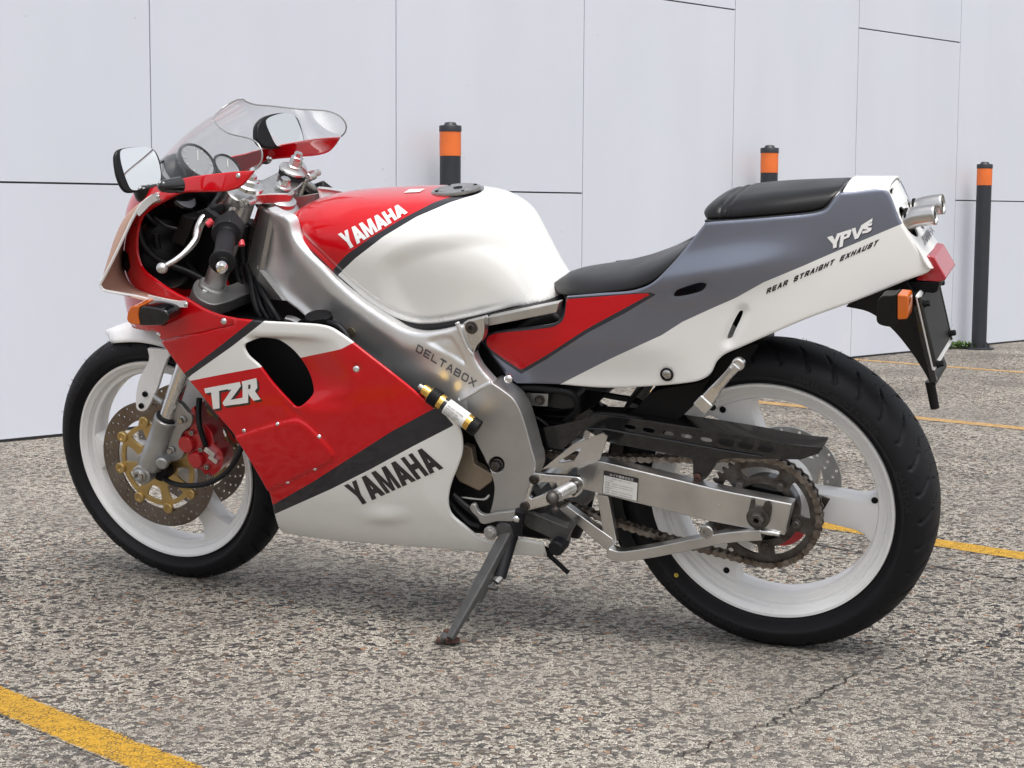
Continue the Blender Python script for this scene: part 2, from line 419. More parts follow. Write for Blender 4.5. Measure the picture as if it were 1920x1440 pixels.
MT['plastic']=mat('black_plastic',(.006,.006,.007),.36,spec=.28,bump=.15,bscale=700)
MT['matte']=mat('matte_black',(.004,.004,.005),.55,spec=.2)
MT['gloss_black']=mat('gloss_black',(.005,.005,.006),.16,coat=.5)
MT['alu']=mat('brushed_aluminium',(.68,.675,.665),.36,1,rvar=.1,bump=.15,bscale=260,cvar=.3,cvscale=11)
MT['frame']=mat('frame_aluminium',(.80,.80,.805),.38,.78,rvar=.06,bump=.06,bscale=300,cvar=.12,cvscale=6)
MT['cast']=mat('cast_aluminium',(.52,.515,.51),.46,.9,bump=.5,bscale=900,cvar=.25,cvscale=9)
MT['castlight']=mat('machined_aluminium',(.74,.735,.725),.28,1,rvar=.08,cvar=.15,cvscale=20)
MT['silverpaint']=mat('silver_paint',(.42,.42,.42),.38,.75,cvar=.2,cvscale=12)
MT['chrome']=mat('chrome',(.74,.74,.75),.10,1,rvar=.04)
MT['outlet']=mat('outlet_steel',(.62,.61,.60),.24,1,rvar=.08,cvar=.25,cvscale=25)
MT['yellow']=mat('yellow_mark',(.55,.42,.05),.6)
MT['mirror']=mat('mirror_glass',(.93,.94,.94),.01,1)
MT['steel']=mat('zinc_steel',(.5,.49,.47),.3,1,rvar=.1,cvar=.3,cvscale=40)
MT['dirtysteel']=mat('grimy_steel',(.13,.125,.12),.5,.85,cvar=.6,cvscale=45,bump=.4,bscale=300,col2=(.05,.035,.028))
MT['chain']=mat('chain_steel',(.30,.27,.24),.38,.9,cvar=.7,cvscale=60,col2=(.07,.045,.03))
MT['rust']=mat('rusty_metal',(.11,.05,.035),.75,.2,cvar=.6,cvscale=60)
MT['disc']=mat('disc_steel',(.27,.245,.225),.32,1,cvar=.3,cvscale=14,rvar=.08,col2=(.17,.13,.11))
MT['gold']=mat('gold_anodised',(.60,.43,.18),.34,.85,cvar=.2,cvscale=30)
MT['goldpol']=mat('polished_gold',(.78,.50,.13),.2,1)
MT['caliper']=mat('red_caliper',(.42,.01,.015),.28,coat=.8,bump=.2,bscale=300)
MT['amber']=mat('amber_lens',(.62,.125,.008),.12,coat=.8)
MT['redlens']=mat('red_lens',(.38,.008,.02),.08,coat=1,coat_r=.01)
MT['leather']=mat('seat_vinyl',(.007,.007,.008),.33,bump=.25,bscale=480,spec=.34,rvar=.06)
MT['tan']=mat('tan_bracket',(.30,.245,.18),.5,.4,cvar=.2)
MT['engine']=mat('engine_black',(.028,.028,.03),.5,.4,bump=.4,bscale=300,cvar=.3)
MT['standpaint']=mat('stand_paint',(.10,.10,.10),.42,.4,cvar=.35,cvscale=40,rvar=.1)
MT['inkw']=mat('white_lettering',(.82,.82,.82),.3,coat=.6)
MT['inkb']=mat('black_lettering',(.012,.012,.014),.3,coat=.5)
MT['inkg']=mat('grey_lettering',(.10,.10,.11),.4)
MT['paper']=mat('white_label',(.72,.71,.69),.4)
MT['pink']=mat('red_plastic',(.62,.05,.07),.35)
MT['brown']=mat('deflector_red_reflection',(.50,.31,.24),.6,bump=.3,bscale=250)  # white deflector shell, with the red cowl's reflection painted in as brown
MT['bollard']=mat('charcoal_powder_coat',(.024,.026,.034),.45,bump=.3,bscale=500,cvar=.25,cvscale=20)
MT['orange']=mat('orange_reflective_tape',(.80,.17,.03),.4,cvar=.15,cvscale=12)
MT['leaf']=mat('weed_leaf',(.09,.17,.025),.55,cvar=.6,cvscale=40)
MT['gauge']=mat('gauge_face',(.30,.31,.33),.35,coat=1,coat_r=.01)
MT['number']=mat('number_plate_black',(.008,.008,.008),.5)
def glassmat(name,tint,gl=1.0):
    m=bpy.data.materials.new(name); m.use_nodes=True; t=m.node_tree; L=t.links.new; t.nodes.remove(t.nodes['Principled BSDF']); o=t.nodes['Material Output']
    tr=t.nodes.new('ShaderNodeBsdfTransparent'); tr.inputs[0].default_value=(*tint,1); g=t.nodes.new('ShaderNodeBsdfGlossy'); g.inputs['Roughness'].default_value=.02; g.inputs[0].default_value=(gl,gl,gl,1)
    f=t.nodes.new('ShaderNodeLayerWeight'); f.inputs[0].default_value=.5; pw=t.nodes.new('ShaderNodeMath'); pw.operation='POWER'; pw.inputs[1].default_value=4.0; L(f.outputs['Facing'],pw.inputs[0]); mr=t.nodes.new('ShaderNodeMapRange'); mr.inputs[3].default_value=.055; mr.inputs[4].default_value=.85; L(pw.outputs[0],mr.inputs[0]); x=t.nodes.new('ShaderNodeMixShader')
    L(mr.outputs[0],x.inputs[0]); L(tr.outputs[0],x.inputs[1]); L(g.outputs[0],x.inputs[2]); L(x.outputs[0],o.inputs[0]); return m
MT['screen']=glassmat('clear_screen',(.90,.905,.90))
MT['lens']=glassmat('clear_lens',(.97,.97,.97))
MT['screenedge']=mat('screen_edge',(.22,.23,.23),.15,coat=1,spec=.8)

# ---- exposed aggregate concrete, with optional paint
def aggregate(name,paint=None):
    m=bpy.data.materials.new(name); m.use_nodes=True; t=m.node_tree; b=t.nodes['Principled BSDF']; L=t.links.new; N=t.nodes.new
    tc=N('ShaderNodeTexCoord'); V=tc.outputs['Object']
    def noise(sc,det=3,ro=.55,src=None):
        n=N('ShaderNodeTexNoise'); n.inputs['Scale'].default_value=sc; n.inputs['Detail'].default_value=det; n.inputs['Roughness'].default_value=ro; L(src or V,n.inputs['Vector']); return n
    def mth(op,a,b_=None,c=None):
        n=N('ShaderNodeMath'); n.operation=op
        for i,x in enumerate((a,b_,c)):
            if x is None: continue
            if isinstance(x,(int,float)): n.inputs[i].default_value=x
            else: L(x,n.inputs[i])
        return n.outputs[0]
    def rng_(x,a,b_,c=0,d=1):
        n=N('ShaderNodeMapRange'); n.inputs[1].default_value=a; n.inputs[2].default_value=b_; n.inputs[3].default_value=c; n.inputs[4].default_value=d; L(x,n.inputs[0]); return n.outputs[0]
    def mixc(f,a,b_,bt='MIX'):
        n=N('ShaderNodeMix'); n.data_type='RGBA'; n.blend_type=bt
        if isinstance(f,(int,float)): n.inputs['Factor'].default_value=f
        else: L(f,n.inputs['Factor'])
        for k,x in(('A',a),('B',b_)):
            if isinstance(x,tuple): n.inputs[k].default_value=(*x,1)
            else: L(x,n.inputs[k])
        return n.outputs['Result']
    # warp so that stones are irregular
    nw=noise(70,2); sub=N('ShaderNodeVectorMath'); sub.operation='MULTIPLY_ADD'; L(nw.outputs['Color'],sub.inputs[0]); sub.inputs[1].default_value=(.009,.009,0); L(V,sub.inputs[2]); W=sub.outputs[0]
    def vor(sc,feat,out):
        v=N('ShaderNodeTexVoronoi'); v.feature=feat; v.inputs['Scale'].default_value=sc; L(W,v.inputs['Vector']); v.voronoi_dimensions='2D'; return v.outputs[out]
    c1=vor(98,'F1','Color'); e1=vor(98,'DISTANCE_TO_EDGE','Distance'); c2=vor(250,'F1','Color'); e2=vor(250,'DISTANCE_TO_EDGE','Distance')
    def ramp(src,st):
        r=N('ShaderNodeValToRGB'); r.color_ramp.interpolation='CONSTANT'
        while len(r.color_ramp.elements)<len(st): r.color_ramp.elements.new(.5)
        for e,(p,c) in zip(r.color_ramp.elements,st): e.position=p; e.color=(*c,1)
        L(src,r.inputs[0]); return r.outputs[0]
    sp=N('ShaderNodeSeparateColor'); L(c1,sp.inputs[0]); sp2=N('ShaderNodeSeparateColor'); L(c2,sp2.inputs[0])
    st1=[(0,(.13,.135,.15)),(.11,(.22,.21,.20)),(.26,(.45,.41,.36)),(.38,(.19,.195,.205)),(.47,(.62,.57,.50)),(.60,(.33,.31,.295)),(.72,(.80,.74,.65)),(.85,(.27,.22,.19)),(.93,(.60,.33,.19)),(.965,(.42,.40,.38))]
    st2=[(0,(.80,.74,.64)),(.3,(.52,.47,.41)),(.45,(.92,.86,.76)),(.66,(.13,.127,.125)),(.76,(.68,.62,.53)),(.93,(.32,.29,.26))]
    s1=ramp(sp.outputs[0],st1); s2=ramp(sp2.outputs[0],st2)
    isst=mth('LESS_THAN',sp.outputs[1],.50)          # big stones take part of the surface, sand and chips the rest
    stone=mth('MULTIPLY',isst,rng_(e1,.03,.07))
    fine=mixc(rng_(e2,.0,.13),(.05,.044,.038),s2)
    base=mixc(stone,fine,s1)
    n0=noise(900,2); base=mixc(.45,base,mixc(n0.outputs[0],(.25,.25,.25),(1.25,1.22,1.15)),'MULTIPLY')
    gap=mth('MULTIPLY',isst,rng_(e1,.0,.09,1,0)); base=mixc(mth('MULTIPLY',gap,.9),base,(.055,.048,.042))
    big=noise(1.7,5,.62); base=mixc(rng_(big.outputs[0],.36,.66,.0,.55),base,(.20,.19,.18),'MIX')
    big2=noise(.45,4,.6); base=mixc(rng_(big2.outputs[0],.45,.72,0,.35),base,(.66,.61,.54),'MIX')
    hgt=mth('ADD',mth('MULTIPLY',rng_(e1,0,.16),mth('MULTIPLY',isst,1.0)),mth('MULTIPLY',rng_(e2,0,.2),.35))
    hgt=mth('ADD',hgt,mth('MULTIPLY',n0.outputs[0],.25))
    bp=N('ShaderNodeBump'); bp.inputs['Strength'].default_value=1.0; bp.inputs['Distance'].default_value=.006; L(hgt,bp.inputs['Height']); L(bp.outputs[0],b.inputs['Normal'])
    hz=N('ShaderNodeHueSaturation'); hz.inputs['Saturation'].default_value=.84 if not paint else 1.08; L(base,hz.inputs['Color']); base=hz.outputs[0]
    b.inputs['Roughness'].default_value=.72; b.inputs['Specular IOR Level'].default_value=.35
    bc=N('ShaderNodeBrightContrast'); bc.inputs['Bright'].default_value=-.012; bc.inputs['Contrast'].default_value=.25; L(base,bc.inputs['Color']); base=bc.outputs[0]
    if paint:
        pn=noise(150,5,.7); pn2=noise(9,3,.6); edge=N('ShaderNodeAttribute'); edge.attribute_name='edge'
        wear=mth('ADD',mth('ADD',mth('MULTIPLY',pn.outputs[0],.62),mth('MULTIPLY',pn2.outputs[0],.30)),mth('MULTIPLY',gap,.22))
        wear=mth('SUBTRACT',wear,rng_(edge.outputs['Fac'],0,.014,-.24,.0))
        pc=mixc(noise(60,4).outputs[0],paint,tuple(c*.72 for c in paint)); pc=mixc(.35,pc,mixc(n0.outputs[0],(.3,.3,.3),(1.2,1.2,1.2)),'MULTIPLY')
        msk=mth('GREATER_THAN',mth('SUBTRACT',.585,wear),0); base=mixc(msk,base,pc)
        # fully worn outer fringe lets the concrete sheet below show
        al=mth('GREATER_THAN',mth('ADD',rng_(edge.outputs['Fac'],0,.012,0,1),mth('MULTIPLY',pn.outputs[0],.9)),.62); L(al,b.inputs['Alpha'])
    L(base,b.inputs['Base Color']); return m
M_GR=aggregate('exposed_aggregate_concrete'); M_YL=aggregate('worn_yellow_line_paint',(.95,.53,.05))
M_YP=aggregate('faded_yellow_line_paint',(.90,.55,.22))

# ------------------------------------------------------------------ ground
def sheet(name,V,F,m,**k):
    me=bpy.data.meshes.new(name); me.from_pydata([tuple(map(float,v)) for v in V],[],F); me.update(); o=link(name,me,m,None,smooth_=False); return props(o,**k)
sheet('ground',[(-420,-420,0),(420,-420,0),(420,420,0),(-420,420,0)],[(0,1,2,3)],M_GR,kind='structure')
def strip(name,a,b,wd,m,z,label=None,jit=.003,**k):
    a=np.array(a,float);b=np.array(b,float); L=np.linalg.norm(b-a); d=(b-a)/L; n_=np.array([-d[1],d[0]]); N=int(L/.04); V=[];F=[];E=[]
    for i in range(N+1):
        c=a+d*L*i/N
        for j,o in enumerate((-.5,-.32,0,.32,.5)):
            V.append((*(c+n_*wd*o),z)); E.append(min(.5-abs(o),1)*wd)
    for i in range(N):
        for j in range(4): q=i*5+j; F.append((q,q+1,q+6,q+5))
    me=bpy.data.meshes.new(name); me.from_pydata([tuple(map(float,v)) for v in V],[],F); at=me.attributes.new('edge','FLOAT','POINT'); at.data.foreach_set('value',np.array(E,np.float32))
    me.update(); o=link(name,me,m,None,smooth_=False); return props(o,kind='structure')
def along(p,q,t0,t1): p=np.array(p);q=np.array(q); return p+(q-p)*t0,p+(q-p)*t1
for nm,p,q,wd,mm in [('painted_line',(-1.354,6.49),(-.367,6.107),.085,M_YP),('painted_line',(-1.839,4.285),(-.034,3.631),.10,M_YP),('painted_line',(-.23,1.241),(.31,1.045),.10,M_YL),('painted_line',(-1.084,-.983),(-.6315,-1.1475),.092,M_YL)]:
    d=np.array(q)-np.array(p); d/=np.linalg.norm(d); p=np.array(p)
    s0={0:-.02,1:-.06,2:-.16,3:-1.5}[0 if p[1]>6 else 1 if p[1]>4 else 2 if p[1]>0 else 3]
    strip(nm,p+d*s0,p+d*5,wd,mm,.0014)
# slab joint and cracks: dark open grooves
def crack(name,pts,wd,jit,seed,z=.0024):
    r=random.Random(seed); pts=np.array(pts,float); V=[];F=[]; k=0
    for i in range(len(pts)-1):
        a,b=pts[i],pts[i+1]; L=np.linalg.norm(b-a); N=max(2,int(L/.012)); d=(b-a)/L; n_=np.array([-d[1],d[0]])
        for j in range(N+(i==len(pts)-2)):
            c=a+(b-a)*j/N+n_*r.gauss(0,jit); w_=wd*r.uniform(.35,1.2); V+=[(*(c-n_*w_/2),z),(*(c+n_*w_/2),z)]
    for i in range(len(V)//2-1): F.append((2*i,2*i+2,2*i+3,2*i+1))
    sheet(name,V,F,MT['crackm'],kind='structure')
MT['joint']=mat('wall_joint',(.13,.13,.14),.7)
MT['crackm']=mat('crack_dirt',(.022,.019,.017),.9)
crack('slab_joint',[(-2.6,1.93),(-.163,.953),(.122,.829),(.325,.76),(2.2,-.0)],.009,.0015,1)
crack('ground_crack',[(.05,-.78),(.128,-.553),(.16,-.36),(.188,-.213),(.25,-.13),(.293,-.042),(.36,.11),(.417,.288),(.52,.5),(.6,.68)],.0042,.006,2)
crack('ground_crack',[(.325,.76),(.338,.80),(.45,.775),(.7,.70)],.006,.003,5)
crack('slab_joint',[(-1.6,6.95),(-.6,6.9),(2.0,5.9)],.012,.003,4)

# ------------------------------------------------------------------ wall of white panels
WA=G(0,830.4)[:2]; WBp=G(1595,672.5)[:2]; WD=(WBp-WA)/np.linalg.norm(WBp-WA); WN=np.array([WD[1],-WD[0]])   # WN points to the camera side
def wp(s,z,o=0.0): q=WA+WD*s+WN*o; return (q[0],q[1],z)
m=bpy.data.materials.new('white_wall_panel'); m.use_nodes=True; t=m.node_tree; b=t.nodes['Principled BSDF']; Lk=t.links.new
tc=t.nodes.new('ShaderNodeTexCoord'); n1=t.nodes.new('ShaderNodeTexNoise'); n1.inputs['Scale'].default_value=1.3; n1.inputs['Detail'].default_value=3; Lk(tc.outputs['Object'],n1.inputs['Vector'])
mx=t.nodes.new('ShaderNodeMix'); mx.data_type='RGBA'; mx.inputs['A'].default_value=(.615,.655,.725,1); mx.inputs['B'].default_value=(.655,.665,.735,1); Lk(n1.outputs[0],mx.inputs['Factor'])
n2=t.nodes.new('ShaderNodeTexNoise'); n2.inputs['Scale'].default_value=34; n2.inputs['Detail'].default_value=1; Lk(tc.outputs['Object'],n2.inputs['Vector'])
r2=t.nodes.new('ShaderNodeMapRange'); r2.inputs[1].default_value=.80; r2.inputs[2].default_value=.86; Lk(n2.outputs[0],r2.inputs[0])
mp=t.nodes.new('ShaderNodeMapping'); mp.inputs['Scale'].default_value=(2.2,2.2,.45); Lk(tc.outputs['Object'],mp.inputs[0]); n4=t.nodes.new('ShaderNodeTexNoise'); n4.inputs['Scale'].default_value=1.2; n4.inputs['Detail'].default_value=5; Lk(mp.outputs[0],n4.inputs['Vector']); r4=t.nodes.new('ShaderNodeMapRange'); r4.inputs[1].default_value=.3; r4.inputs[2].default_value=.75; r4.inputs[3].default_value=1.02; r4.inputs[4].default_value=.965; Lk(n4.outputs[0],r4.inputs[0]); vm=t.nodes.new('ShaderNodeVectorMath'); vm.operation='SCALE'; Lk(mx.outputs['Result'],vm.inputs[0]); Lk(r4.outputs[0],vm.inputs['Scale'])
mx2=t.nodes.new('ShaderNodeMix'); mx2.data_type='RGBA'; mx2.inputs['B'].default_value=(.36,.36,.38,1); Lk(r2.outputs[0],mx2.inputs['Factor']); Lk(vm.outputs[0],mx2.inputs['A']); Lk(mx2.outputs['Result'],b.inputs['Base Color'])
b.inputs['Roughness'].default_value=.34; b.inputs['Specular IOR Level'].default_value=.45
n3=t.nodes.new('ShaderNodeTexNoise'); n3.inputs['Scale'].default_value=2.2; Lk(tc.outputs['Object'],n3.inputs['Vector']); bp=t.nodes.new('ShaderNodeBump'); bp.inputs['Strength'].default_value=.12; bp.inputs['Distance'].default_value=.01; Lk(n3.outputs[0],bp.inputs['Height']); Lk(bp.outputs[0],b.inputs['Normal'])
M_WALL=m
wall=thing('panelled_wall','long wall of large smooth white panels with thin dark joints behind the motorcycle','wall',(WA[0],WA[1],0))
gp=.0035
S_=[-4.15,-2.95,-1.75,-.55,.65,1.873,3.053,4.215,5.36,6.47,7.6,8.75,9.9,11.1,12.3,13.5,14.7,15.9,17.1,18.3,19.5,20.7,21.9,23.1,24.3]
zs=[[.925,2.86,4.8],[1.89,3.83,4.8]]
for i in range(len(S_)-1):
    zz=[.012]+zs[(i+1)%2]
    for k in range(len(zz)-1):
        z0,z1=zz[k]+(gp if k else 0),zz[k+1]-gp; s0,s1=S_[i]+gp*.7,S_[i+1]-gp*.7
        mb=MB(); tk=.012; V=[wp(s0,z0),wp(s1,z0),wp(s1,z1),wp(s0,z1),wp(s0,z0,-tk),wp(s1,z0,-tk),wp(s1,z1,-tk),wp(s0,z1,-tk)]
        V=np.array(V)-np.array([WA[0],WA[1],0])
        mb.add(V,[(0,1,2,3),(0,4,5,1),(1,5,6,2),(2,6,7,3),(3,7,4,0)])
        mb.build('wall_panel',M_WALL,wall,smooth_=False)
mb=MB(); V=np.array([wp(-4.15,0,-.02),wp(24.3,0,-.02),wp(24.3,4.8,-.02),wp(-4.15,4.8,-.02),wp(-4.15,0,-.3),wp(24.3,0,-.3),wp(24.3,4.8,-.3),wp(-4.15,4.8,-.3)])-np.array([WA[0],WA[1],0])
mb.add(V,[(0,1,2,3),(4,7,6,5),(0,4,5,1),(1,5,6,2),(2,6,7,3),(3,7,4,0)]); mb.build('wall_backing',MT['joint'],wall,smooth_=False)

# ------------------------------------------------------------------ bollards
def bollard(u,vtop,off,label):
    # place: on a line parallel to the wall, found from its pixel column
    D=ray(u,430.0); 
    A=np.array([[D[0],-WD[0]],[D[1],-WD[1]]]); q=WA+WN*off-CP[:2]; t,s=np.linalg.solve(A,q); g=CP+D*t
    Dt=ray(u,float(vtop)); tt=((g[:2]-CP[:2])@D[:2])/(D[:2]@Dt[:2]); z=(CP+Dt*tt)[2]
    o=thing('bollard',label,'bollard',(g[0],g[1],0),'bollards along the wall')
    H=1.12 if True else z
    H=z; r=.0455
    mb=MB(); lathe(mb,[(r,.012),(r,H-.02)],(0,0,0),(0,0,1),40); mb.build('post',MT['bollard'],o)
    mb=MB(); lathe(mb,[(r+.0012,H-.131),(r+.0012,H-.028)],(0,0,0),(0,0,1),40,closed=False); mb.build('reflective_band',MT['orange'],o)
    mb=MB(); lathe(mb,[(r+.002,H-.028),(r+.0030,H-.027),(r+.0030,H-.004),(r+.001,H-.001),(.03,H),(.022,H+.012),(.012,H+.014),(0,H+.014)],(0,0,0),(0,0,1),40); mb.build('cap',MT['bollard'],o)
    mb=MB(); lathe(mb,[(.095,0),(.095,.009),(.09,.012),(r,.012)],(0,0,0),(0,0,1),40); mb.build('base_plate',MT['bollard'],o)
    for k in range(4):
        a=PI/4+k*PI/2+.3; mb=MB(); bolt(mb,(.073*math.cos(a),.073*math.sin(a),.012),(0,0,1),.008,.03,'hex'); mb.build('anchor_bolt',MT['bollard'],o)
    return o,H
bl=[bollard(844,235,.13,'black bollard with orange band rising behind the fuel tank'),
    bollard(1440,277,.13,'black bollard with orange band showing above the passenger seat'),
    bollard(1842.5,307.5,.13,'black bollard with orange band beside the weeds, standing clear of the motorcycle')]
print('bollard heights',[round(x[1],3) for x in bl])
# weeds at the foot of the right bollard
mb=MB(); bx,by=bl[2][0].location.x,bl[2][0].location.y
for i in range(420):
    s=random.uniform(-.36,-.02); o=random.uniform(-.06,.05); c=np.array([bx+WD[0]*s*.4-RT[0]*0+ (-RT[0])*abs(s)*.75+WN[0]*o,by+WD[1]*s*.4*0-RT[1]*abs(s)*.75+WN[1]*o,random.uniform(.0,.035)])
    a=random.uniform(0,2*PI); l=random.uniform(.012,.035); el=random.uniform(.1,1.2); wv=l*random.uniform(.25,.4)
    d=np.array([math.cos(a)*math.cos(el),math.sin(a)*math.cos(el),math.sin(el)]); sd_=np.array([-math.sin(a),math.cos(a),0])
    mb.add([c,c+d*l*.5+sd_*wv,c+d*l,c+d*l*.5-sd_*wv],[(0,1,2,3)])
props(mb.build('weeds',MT['leaf'],None,fix=False,smooth_=False),'low patch of green weeds growing at the foot of the wall left of a bollard','weeds',kind='stuff')
def fonttext(s,bold=0.0,shear=0.0,extr=0,spacing=1.0):
    cu=bpy.data.curves.new('txt','FONT'); cu.body=s; cu.offset=bold; cu.shear=shear; cu.space_character=spacing; cu.resolution_u=3
    o=bpy.data.objects.new('txt',cu); COL.objects.link(o); dg=bpy.context.evaluated_depsgraph_get(); me=bpy.data.meshes.new_from_object(o.evaluated_get(dg))
    v=np.array([tuple(x.co)[:2] for x in me.vertices]); f=[tuple(p.vertices) for p in me.polygons]; bpy.data.objects.remove(o); bpy.data.curves.remove(cu); bpy.data.meshes.remove(me); return v,f
# ================================================================== motorcycle
BIKE=thing('motorcycle','red and white sport motorcycle with grey tail parked on its side stand','motorcycle',(0,0,.0017)); BIKE.rotation_euler=(LEAN,0,0)
def sx(*pts): return [tuple(p) for p in pts]
def Z(ox,oy,sc,pts): return [(ox+p[0]/sc,oy+p[1]/sc)+tuple(p[2:]) for p in pts]

# ------------------------------------------------------------------ wheels
def tyre(name,parent,cx,cz,Ro,rb,hw,front,xf=None,bead=None):
    # cross-section from the left bead over the tread to the right bead
    h=Ro-rb; zc=rb+h*.36; th=np.linspace(-.12*PI,1.12*PI,64); K=[]
    e=.86
    for t in th:
        c,s=math.cos(t),math.sin(t)
        rr=zc+(Ro-zc)*np.sign(s)*abs(s)**.92 if s>0 else zc+(zc-rb)*s*1.6; yy=-hw*np.sign(c)*abs(c)**.80
        if s<0: yy*=1-.35*min(1,-s*2.2)
        K.append((max(rr,rb-.002),yy))
    if bead: K=[(bead[0],-bead[1])]+K+[(bead[0],bead[1])]
    K=np.array(K); k=len(K); N=900
    TH=np.arange(N)/N*2*PI
    A,Bi=np.meshgrid(TH,np.arange(k),indexing='ij'); r=K[Bi,0]; y=K[Bi,1]; w_=y/hw
    # grooves: chevrons reaching from the shoulder towards the centre
    n_g=34; ph=(A*n_g/(2*PI))
    sgn=np.sign(y); 
    sw=(1-abs(w_))
    lead=np.where(abs(w_)<.86, (abs(w_)-.2)*2.0, (.86-.2)*2.0-(abs(w_)-.86)*3.2)*(1 if not front else -1)
    p=(ph+lead*.55+ (sgn<0)*.5)%1.0; alt=(np.floor(ph+lead*.55+(sgn<0)*.5)%2)
    dd=np.minimum(p,1-p)/n_g*2*PI*Ro; lo=np.where(alt>0,.20,.46); hi=.93
    inb=sstep((abs(w_)-lo)/.06)*sstep((hi-abs(w_))/.04)*(K[Bi,0]>zc)
    g=np.clip(1-dd/.0050,0,1)**.5*inb
    r=r-.0055*g
    # sidewall ridges
    r_=np.hypot(0,0)
    rid=np.exp(-((K[:,0]-(rb+h*.30))/.0012)**2)*.0008+np.exp(-((K[:,0]-(rb+h*.12))/.0016)**2)*.0012
    y=y+np.sign(y)*rid[Bi]*(abs(w_)>.6)
    V=np.stack([cx+r*np.cos(A),y,cz+r*np.sin(A)],-1).reshape(-1,3)
    if xf: V=xf(V)
    i=np.arange(N)[:,None]; j=np.arange(k-1)[None]; i2=(i+1)%N
    F=np.stack([i*k+j,i2*k+j,i2*k+j+1,i*k+j+1],-1).reshape(-1,4)
    me=bpy.data.meshes.new(name); me.from_pydata(V.tolist(),[],F.tolist())
    # orient outwards
    f=F[0]; 
    me.validate(); bm=bmesh.new(); bm.from_mesh(me); bmesh.ops.recalc_face_normals(bm,faces=bm.faces); bm.to_mesh(me); bm.free()
    o=link(name,me,MT['tyre'],parent,ang=50)
    side=K[(K[:,1]<0)&(K[:,0]<zc+.012)]; o_=np.argsort(side[:,0]); rr_,yy_=side[o_,0],side[o_,1]
    def fs(a,b):
        a=np.asarray(a,float); b=np.asarray(b,float); X=np.stack([cx+b*np.cos(a),np.interp(b,rr_,yy_),cz+b*np.sin(a)],-1); return X if xf is None else xf(X.reshape(-1,3)).reshape(X.shape)
    S=Surf(fs,(0,6.28),(rb,Ro),(1,1),(8,8)); r1,r2=rb+h*.36,rb+h*.54
    for tx,a0,a1 in (('BRIDGESTONE',76,36),('BATTLAX',20,2),('BRIDGESTONE',256,216),('TUBELESS',150,132)):
        v,f=fonttext(tx,.03); mn,mx_=v.min(0),v.max(0); uv=(v-mn)/(mx_-mn); ab=np.stack([np.radians(a0+(a1-a0)*uv[:,0]),r1+(r2-r1)*uv[:,1]],-1); nr,X=S.nrm(ab); X=X+nr*.0006
        mt=bpy.data.meshes.new('sidewall_lettering'); mt.from_pydata(X.tolist(),[],f); link('sidewall_lettering',mt,MT['mould'],parent)
    return o
def hair(parent,cx,cz,Ro,hw,n,seed,xf=None,rg=(0,360)):
    pass
def rimprof(ro,hw,rw,yw):
    # closed section: outer flange, inner face, well, mirrored
    L=[(ro,-hw),(ro+.001,-hw+.004),(ro-.006,-hw+.007),(ro-.010,-hw+.018),(rw+.012,-yw-.006),(rw+.008,-yw+.004)]
    Rr=[(a,-b) for a,b in L[::-1]]
    I=[(rw-.002,yw-.004),(rw-.003,yw*.3),(rw-.003,-yw*.3),(rw-.002,-yw+.004)]
    I0=[(rw+.002,yw+.002),(ro-.020,hw-.020),(ro-.0165,hw-.0175),(ro-.0145,hw-.008),(ro-.009,hw-.005),(ro-.005,hw-.0005)]
    I1=[(a,-b) for a,b in I0[::-1]]
    return L+Rr+[(a,b) for a,b in I0[::-1]]+I+[(a,b) for a,b in I1[::-1]]
def arc(c,r,a0,a1,n): t=np.radians(np.linspace(a0,a1,n)); return [(c[0]+r*math.cos(x),c[1]+r*math.sin(x)) for x in t]
def spoke_poly(c,ang,r0,r1,w0,w1,flare,sw=0):
    # outline in wheel plane, along local axis then rotated; flares into the rim
    pts=[]
    for t in np.linspace(0,1,12):
        r=r0+(r1-r0)*t; w_=w0+(w1-w0)*t+flare*max(0,(t-.72)/.28)**2.2; pts.append((r,w_/2))
    up=pts; dn=[(r,-w_) for r,w_ in pts[::-1]]
    tip=[(math.hypot(*up[-1])*math.cos(a),math.hypot(*up[-1])*math.sin(a)) for a in np.linspace(math.atan2(up[-1][1],up[-1][0]),math.atan2(dn[0][1],dn[0][0]),9)[1:-1]]
    q=np.array(up+tip+dn); a=R(ang); ca,sa=math.cos(a),math.sin(a)
    return np.stack([c[0]+q[:,0]*ca-q[:,1]*sa,c[1]+q[:,0]*sa+q[:,1]*ca],-1)
